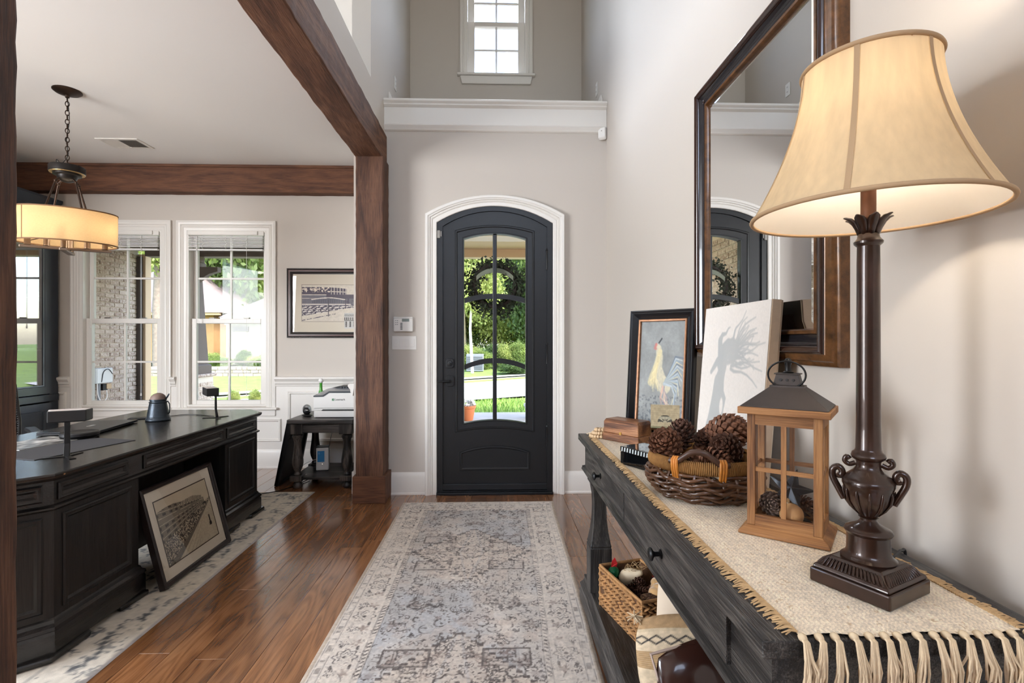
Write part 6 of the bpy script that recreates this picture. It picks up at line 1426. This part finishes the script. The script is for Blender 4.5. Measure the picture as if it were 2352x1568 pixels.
def porch_column(x, y, label, bricks):
    t = thing('porch_column', label, 'column', (x, y, -.03), 0, 'porch columns')
    MB().sq([(.255, .255, 0), (.255, .255, .70)]).build('pier_core', m_mort, t)
    if bricks:
        brick_face(t, -.27, .27, .01, .68, .252, 0, seed=3); brick_face(t, -.27, .27, .01, .68, .252, R(-90), seed=4)
    else: MB().sq([(.27, .27, .01), (.27, .27, .68)]).build('pier_face', m_brick, t)
    MB().sq([(.27, .27, .70), (.3, .3, .71), (.3, .3, .745), (.28, .28, .755)]).build('pier_cap', m_brick, t, bevel=.006)
    MB().sq([(.24, .24, .755), (.24, .24, .9), (.215, .215, .92)]).build('column_base', m_coltan, t, bevel=.006)
    MB().sq([(.205, .205, .92), (.13, .13, 2.56)]).build('tapered_shaft', m_coltan, t, bevel=.006); MB().sq([(.16, .16, 2.56), (.18, .18, 2.6), (.18, .18, 2.7), (.16, .16, 2.72), (.16, .16, 2.82)]).build('capital', m_coltan, t, bevel=.006)
    for s_ in (-1, 1): MB().prism([(s_*.13, 2.35), (s_*.13, 2.62), (s_*.5, 2.62), (s_*.5, 2.54), (s_*.36, 2.5), (s_*.24, 2.43)], -.06, .06).build('bracket', m_coltan, t)
porch_column(-5.36, 9.14, 'tapered brown porch column on a brick pier seen through the right office window', True)
porch_column(3.2, 9.14, 'tapered brown porch column far to the right of the front door', False)
EB = struct(thing('wall_brick_entry', 'brick wall beside the porch entry, seen in the mirror through the door', 'wall'))
MB().box(-1.4, -1.012, 5.47, 6.7, -.1, 2.95).box(-1.03, -1.012, 4.5, 5.47, -.1, 2.95).build('mortar', m_mort, EB); brick_face(EB, 5.3, 6.7, .5, 2.6, -1.01, seed=7)
# terrain: lawn that rises beyond the road
gx_, gy_ = np.meshgrid(np.linspace(-45, 40, 86), np.concatenate([np.linspace(9.5, 30, 60), np.linspace(31, 80, 30)]))
far = gy_-(18.8+.9*np.clip(gx_, -12, 6)); gz_ = -.2+np.clip(far-1, 0, 30)*.02*np.clip((gx_+9)/8, 0, 1)+.04*np.sin(gx_*.7)*np.cos(gy_*.5)*(far > 1)+np.clip(gx_-1, 0, 10)*.06*np.clip(far/8, 0, 1)
o = link('lawn', grid_mesh('lawn', np.stack([gx_, gy_, gz_], -1)), m_grass); struct(o, 'green front lawn rising beyond the road', 'lawn')
def ystrip(x, f, n): return [(x_, f(x_)) for x_ in n]
xs = [-14+k*.8 for k in range(28)]
def strip(name, f0, f1, z, m, label, cat):
    vs = [(x_, f0(x_), z) for x_ in xs]+[(x_, f1(x_), z) for x_ in xs]; n = len(xs)
    o = MB().add(vs, [(i, i+1, n+i+1, n+i) for i in range(n-1)]).build(name, m); struct(o, label, cat)
nr = lambda x_: 13.0+.62*x_+.01*x_*x_; fe = lambda x_: 18.7+.9*x_
strip('road', nr, fe, -.145, m_road, 'sunlit pale road crossing in front of the house', 'road')
strip('kerb', fe, lambda x_: fe(x_)+.28, -.07, M('kerb_grey', S(168, 158, 148), .9), 'concrete kerb on the far side of the road', 'kerb')
strip('pavement', lambda x_: fe(x_)+1.6, lambda x_: fe(x_)+2.5, -.12, m_road, 'pale footpath across the far lawn', 'path')
# grass blades near the porch
g_ = np.random.RandomState(2); n = 7000; bx0 = np.stack([g_.uniform(-2.6, 2.6, n), g_.uniform(9.6, 13, n), np.full(n, -.2)], -1); hgt_ = g_.uniform(.05, .11, n); aa = g_.uniform(0, 6.28, n); ww = .012
vv = np.zeros((n, 3, 3)); vv[:, 0] = bx0+np.stack([ww*np.cos(aa), ww*np.sin(aa), aa*0], -1); vv[:, 1] = bx0-np.stack([ww*np.cos(aa), ww*np.sin(aa), aa*0], -1); vv[:, 2] = bx0+np.stack([g_.normal(0, .03, n), g_.normal(0, .03, n), hgt_], -1)
me = bpy.data.meshes.new('grass_blades'); me.from_pydata(vv.reshape(-1, 3).tolist(), [], np.arange(n*3).reshape(n, 3).tolist()); tag(link('grass_blades', me, M('grass_blade', S(128, 160, 74), .9)), 'tufts of short grass on the lawn before the porch', 'grass', kind='stuff')

# ------------------------------------------------------------------ foliage
def leafmat(name, c1, c2):
    m = bpy.data.materials.new(name); m.use_nodes = True; t = m.node_tree; b_ = t.nodes['Principled BSDF']; b_.inputs['Roughness'].default_value = .6
    nz = node(t, 'ShaderNodeTexNoise', {'Vector': coords(t), 'Scale': 1.3, 'Detail': 3}); c = ramp(t, nz.outputs[0], [(.3, c1), (.7, c2)])
    t.links.new(c, b_.inputs['Base Color']); tl = node(t, 'ShaderNodeBsdfTranslucent', {0: c}); mx = node(t, 'ShaderNodeMixShader', {0: .45, 1: b_.outputs[0], 2: tl.outputs[0]}); t.links.new(mx.outputs[0], t.nodes['Material Output'].inputs[0]); return m
m_leafs = [leafmat('leaf_spring', S(112, 130, 58), S(182, 190, 110)), leafmat('leaf_mid', S(80, 104, 46), S(140, 158, 80)), leafmat('leaf_deep', S(56, 80, 40), S(100, 124, 62))]
m_bark = M('grey_bark', S(120, 108, 96), .9, var=.3, vs=8)
def foliage(n, cl, size, rx, ry, rz, seed):
    g_ = np.random.RandomState(seed); cs = g_.normal(0, 1, (cl, 3)); cs /= np.linalg.norm(cs, axis=1)[:, None]; cs *= (g_.uniform(.25, 1, cl)**.5)[:, None]*.8
    ci = g_.randint(0, cl, n); p_ = cs[ci]+g_.normal(0, .13, (n, 3)); p_ *= np.array([rx, ry, rz])
    a = g_.normal(0, 1, (n, 3)); a /= np.linalg.norm(a, axis=1)[:, None]; c = np.cross(a, g_.normal(0, 1, (n, 3))); c /= np.linalg.norm(c, axis=1)[:, None]
    s_ = size*g_.uniform(.6, 1.3, n)[:, None]
    q = np.stack([p_-a*s_, p_+c*s_*.55, p_+a*s_, p_-c*s_*.55], 1).reshape(-1, 3)
    me = bpy.data.meshes.new('leaves'); me.from_pydata(q.tolist(), [], np.arange(4*n).reshape(n, 4).tolist()); return me
CROWN = [foliage(17000, 90, .042, 1, 1, 1, 100+k) for k in range(3)]
for k in range(3): CROWN[k].materials.append(m_leafs[k])
def tree(x, y, h, w, k, label, grp='trees beyond the road', z0=-.1, trunk=.16, low=.35, name='tree', lean_=0, tm=None):
    t = thing(name, label, 'tree', (x, y, z0), random.uniform(0, 6), grp)
    pts = [(0, 0, 0), (lean_*.3, .1, h*.3), (lean_*.7, .0, h*.6), (lean_, .15, h*.85)]; MB().tube(pts, [trunk, trunk*.8, trunk*.5, trunk*.2], 8).build('trunk', tm or m_bark, t, smooth=60)
    o = bpy.data.objects.new('crown', CROWN[k]); COL.objects.link(o); o.parent = t; o['kind'] = 'stuff'
    zl = h*low; o.location = (lean_*.6, 0, (zl+h)/2); o.scale = (w/2, w/2, (h-zl)/2)
rt = random.Random(5)
ORD = ['first', 'second', 'third', 'fourth', 'fifth', 'sixth', 'seventh', 'eighth', 'ninth', 'tenth', 'eleventh', 'twelfth', 'thirteenth', 'fourteenth', 'fifteenth', 'sixteenth', 'seventeenth']
spots = sorted([(-27+i*2.75+rt.uniform(-.8, .8), rt.uniform(38, 50)) for i in range(17)], key=lambda q: q[0]/q[1])
for i, (x_, y_) in enumerate(spots):        # the wood behind the houses and the far lawn
    tree(x_, y_, rt.uniform(13, 19), rt.uniform(7, 10), i % 3, 'tall leafy tree in the far wood, %s from the left' % ORD[i], z0=0, low=.06, trunk=.25)
for i in range(9):
    x_ = -3.2+i*1.5+rt.uniform(-.3, .3); tree(x_, rt.uniform(30, 35), rt.uniform(6, 9), rt.uniform(3.5, 5), (i+1) % 3, 'smaller bushy tree on the far lawn, %s from the left' % ORD[i], 'small trees on the far lawn', z0=.2, low=.05)
tree(-1.05, 22.5, 6.5, 3.4, 0, 'pale barked young tree across the road seen through the front door', None, trunk=.07, low=.34, tm=M('birch_bark', S(214, 206, 196), .8, var=.2, vs=14), name='birch_tree')
tree(1.9, 27, 11, 4.5, 1, 'tall slim trunked tree on the right of the far lawn', None, trunk=.14, low=.4, name='slim_tree')
tree(-16.5, 25.5, 10, 4, 0, 'tree beside the tan brick house seen past the porch column', None, trunk=.25, low=.45, name='garden_tree')
tree(-17.5, 36, 15, 9, 1, 'broad tree rising behind the gap between the two far houses', None, trunk=.25, low=.1, name='garden_tree')
def bush(x, y, w, h, k, label, grp='shrubs by the far house', z0=-.1):
    t = thing('shrub', label, 'shrub', (x, y, z0), rt.uniform(0, 6), grp); o = bpy.data.objects.new('foliage', CROWN[k]); COL.objects.link(o); o.parent = t; o['kind'] = 'stuff'; o.scale = (w/2, w/2, h*.55); o.location = (0, 0, h*.45)
    MB().tube([(0, 0, 0), (0, 0, h*.6)], [.05, .02], 6).build('stem', m_bark, t)
for i in range(11): bush(-13.6+i*.75, 24.5+rt.uniform(-.4, .6), rt.uniform(.8, 1.4), rt.uniform(.5, .95), i % 3, 'low shrub in the bed before the far white house, %s from the left' % ORD[i], z0=.1)
for i in range(7): bush(-2.6+i*.62, 26+rt.uniform(-.8, 1.2), rt.uniform(.9, 1.5), rt.uniform(.8, 1.5), (i+1) % 3, 'rounded shrub across the road beyond the front door, %s from the left' % ORD[i], 'shrubs across the road', z0=-.05)
bush(.9, 22.6, 2.0, .5, 2, 'low grassy clump on the far lawn right of the door bar', None, z0=-.1)
for i in range(3): bush(-6.05+i*.42, 12.0+.1*i, .32, .4, 0, 'small leafy plant at the near road edge, %s from the left' % ORD[i], 'plants at the road edge', z0=-.2)
# stone retaining wall in front of the far house
t = thing('garden_wall', 'low dry stone garden wall before the far white house', 'garden wall', (-11, 22.3, -.2)); b = MB(); g_ = random.Random(6)
for r_ in range(3):
    x_ = -5
    while x_ < 5: l = g_.uniform(.2, .5); b.box(x_, x_+l-.02, g_.uniform(-.03, .02), .3, r_*.14, r_*.14+.125); x_ += l
tag(b.build('stones', M('field_stone', S(158, 146, 126), .9, var=.3, vs=3), t), kind='stuff')
# houses
m_shing = M('grey_shingle', S(120, 108, 104), .9, var=.2, vs=5); m_shing2 = M('pale_shingle', S(104, 98, 96), .9, var=.1, vs=5)
def hip(b, x0, x1, y0, y1, z, h, k=.5):
    e = (y1-y0)/2*k*2; b.add([(x0, y0, z), (x1, y0, z), (x1, y1, z), (x0, y1, z), (x0+e*.9, (y0+y1)/2, z+h), (x1-e*.9, (y0+y1)/2, z+h)], [(0, 1, 5, 4), (1, 2, 5), (2, 3, 4, 5), (3, 0, 4), (3, 2, 1, 0)]); return b
H = thing('white_house', 'pale house with tan door and light roof across the road', 'house', (-11, 27, .1)); b = MB()
MB().box(-2.95, 5, 0, 6, 0, 2.36).build('wall', M('house_white', S(134, 127, 115), .9), H); hip(MB(), -3.15, 5.6, -.5, 6.6, 2.42, 2.3).build('roof', m_shing2, H); MB().box(-3.1, 5.5, -.42, -.3, 2.28, 2.44).build('fascia', m_white, H)
d = MB().box(-2.55, -1.93, -.05, 0, .15, 1.7).build('door', M('house_door', S(168, 158, 136), .7), H); MB().box(-2.63, -1.85, -.07, -.0, 1.7, 1.95).build('lintel', M('lintel_dark', S(92, 86, 80), .8), d)
for k in range(2): MB().box(-2.51+k*.3, -2.27+k*.3, -.06, -.05, .25, 1.6).build('door_panel', M('house_door_2', S(158, 148, 126), .7), d)
MB().box(-2.97, -2.8, -.08, 0, 0, 2.3).build('corner_board', m_tan, H); MB().box(-3.02, -2.76, -.14, 0, 2.05, 2.3).build('corner_bracket', m_white, H)
H = thing('tan_house', 'tan brick house with dark roof beyond the porch column', 'house', (-19.6, 29.5, .1)); MB().box(-4.6, 3.6, 0, 7, 0, 2.75).build('wall', M('tan_house_brick', S(166, 128, 84), .9, var=.12, vs=3), H); hip(MB(), -5.2, 4.3, -.6, 7.6, 2.8, 3.0).build('roof', m_shing, H); MB().box(-5.1, 4.2, -.5, -.35, 2.66, 2.82).build('gutter', m_tan, H)
w_ = MB().frame(2.25, 2.80, 1.35, 2.45, .06, -.06, 0).build('window', m_white, H); MB().box(2.31, 2.74, -.03, -.01, 1.41, 2.39).build('pane', M('house_glass', S(190, 200, 206), .1), w_); MB().box(2.31, 2.74, -.045, -.03, 1.88, 1.92).build('glazing_bar', m_white, w_)
H = thing('far_house', 'cream house gable behind the birch across the road', 'house', (-3.6, 30, 0)); MB().box(-3, 1.6, 0, 5, 0, 3.6).build('wall', M('cream_wall', S(222, 206, 184), .9), H); hip(MB(), -3.4, 2.0, -.4, 5.4, 3.6, 2.2).build('roof', m_shing2, H)
MB().box(.2, .9, -.05, 0, .8, 2.0).build('window', M('far_glass', S(120, 130, 140), .1), H)
t = thing('air_conditioner', 'grey air conditioning unit beside the far hedge', 'air conditioner', (-1.0, 24.2, -.1)); MB().box(-.4, .4, -.35, .35, 0, .8).build('case', m_grey, t, bevel=.02)
for k in range(7): MB().box(-.36, .36, -.37, -.35, .1+k*.09, .15+k*.09).build('louvre', M('ac_dark', S(84, 86, 88), .6), t)
# planters just outside the door
def planter(x, y, label, m, fl):
    t = thing('flower_pot', label, 'flower pot', (x, y, -.03), 0, None); MB().lathe([(.09, 0), (.1, .01), (.135, .2), (.15, .21), (.15, .25), (.135, .25), (.13, .22)], 24).build('pot', m, t, smooth=40); MB().lathe([(.13, .21), (.12, .222), (.001, .225)], 20).build('soil', M('soil', S(60, 46, 36), .95), t)
    o = bpy.data.objects.new('blooms', foliage(500, 14, .02, .15, .15, .1, 60)); o.data.materials.append(fl); COL.objects.link(o); o.parent = t; o.location = (0, 0, .29); o['kind'] = 'stuff'
planter(-.49, 8.6, 'terracotta pot of white flowers left of the porch step', M('terracotta', S(190, 110, 64), .8), M('white_petal', S(238, 234, 228), .8)); planter(.62, 8.8, 'pale pot right of the porch step', M('pale_pot', S(226, 220, 212), .7), m_leafs[0])

# ------------------------------------------------------------------ wreath on the outside of the door
WR = thing('door_wreath', 'dark leafy wreath hanging outside the front door glass', 'wreath', (-.013, 4.452, 1.775)); g_ = np.random.RandomState(4); n = 1800
a = g_.uniform(0, 2*PI, n); rr = .185+g_.normal(0, .034, n); p_ = np.stack([rr*np.cos(a)*1.05, g_.normal(0, .014, n), rr*np.sin(a)], -1); dr = np.clip(-p_[:, 2]/.2, 0, 1)*g_.uniform(0, .06, n); p_[:, 2] -= dr
p_[:, 1] = np.clip(p_[:, 1], -.03, .04)
d1 = g_.normal(0, 1, (n, 3)); d1 /= np.linalg.norm(d1, axis=1)[:, None]; d2 = np.cross(d1, g_.normal(0, 1, (n, 3))); d2 /= np.linalg.norm(d2, axis=1)[:, None]; s_ = g_.uniform(.012, .023, n)[:, None]; d1[:, 1] *= .4; d2[:, 1] *= .4
q = np.stack([p_-d1*s_, p_-d1*s_*.2+d2*s_*.6, p_+d1*s_, p_-d1*s_*.2-d2*s_*.6], 1).reshape(-1, 3); me = bpy.data.meshes.new('leaves'); me.from_pydata(q.tolist(), [], np.arange(4*n).reshape(n, 4).tolist())
tag(link('leaves', me, M('wreath_leaf', S(34, 46, 22), .7, var=.4, vs=30), WR), kind='stuff')
MB().tube([(.18*math.cos(2*PI*i/40), 0, .18*math.sin(2*PI*i/40)) for i in range(40)], .02, 8, closed=True).build('vine_ring', M('wreath_vine', S(34, 26, 20), .9), WR, smooth=60)
MB().prism([(-.012, .16), (.012, .16), (.012, .42), (-.012, .42)], -.005, -.002).build('hanger', m_blackmetal, WR)
ar = arc(-.16, .16, .06, .07, 16); MB().prism([(p[0], p[1]+.02) for p in ar]+[(p[0], p[1]-.02) for p in ar[::-1]], -.026, -.02).build('arc_band', M('grey_green', S(120, 126, 108), .7), WR)  # curved grey-green band across the wreath
bb = foliage(160, 8, .014, .05, .02, .09, 9); bb.materials.append(m_leafs[2]); o = link('trailing_sprig', bb, None, WR); o.location = (0, .0, -.27); o['kind'] = 'stuff'
# daylight portals at the glass
portal('portal_door', (-.01, 4.5, 1.4), .6, 1.7, (-.01, 3, 1.4)); portal('portal_window_1', (-3.8, OW+.16, 1.52), .8, 1.8, (-3.8, 4, 1.52)); portal('portal_window_2', (-2.75, OW+.16, 1.52), .8, 1.8, (-2.75, 4, 1.52)); portal('portal_window_3', (0, UW+.17, 4.78), .7, 1.2, (0, 4, 4.78))
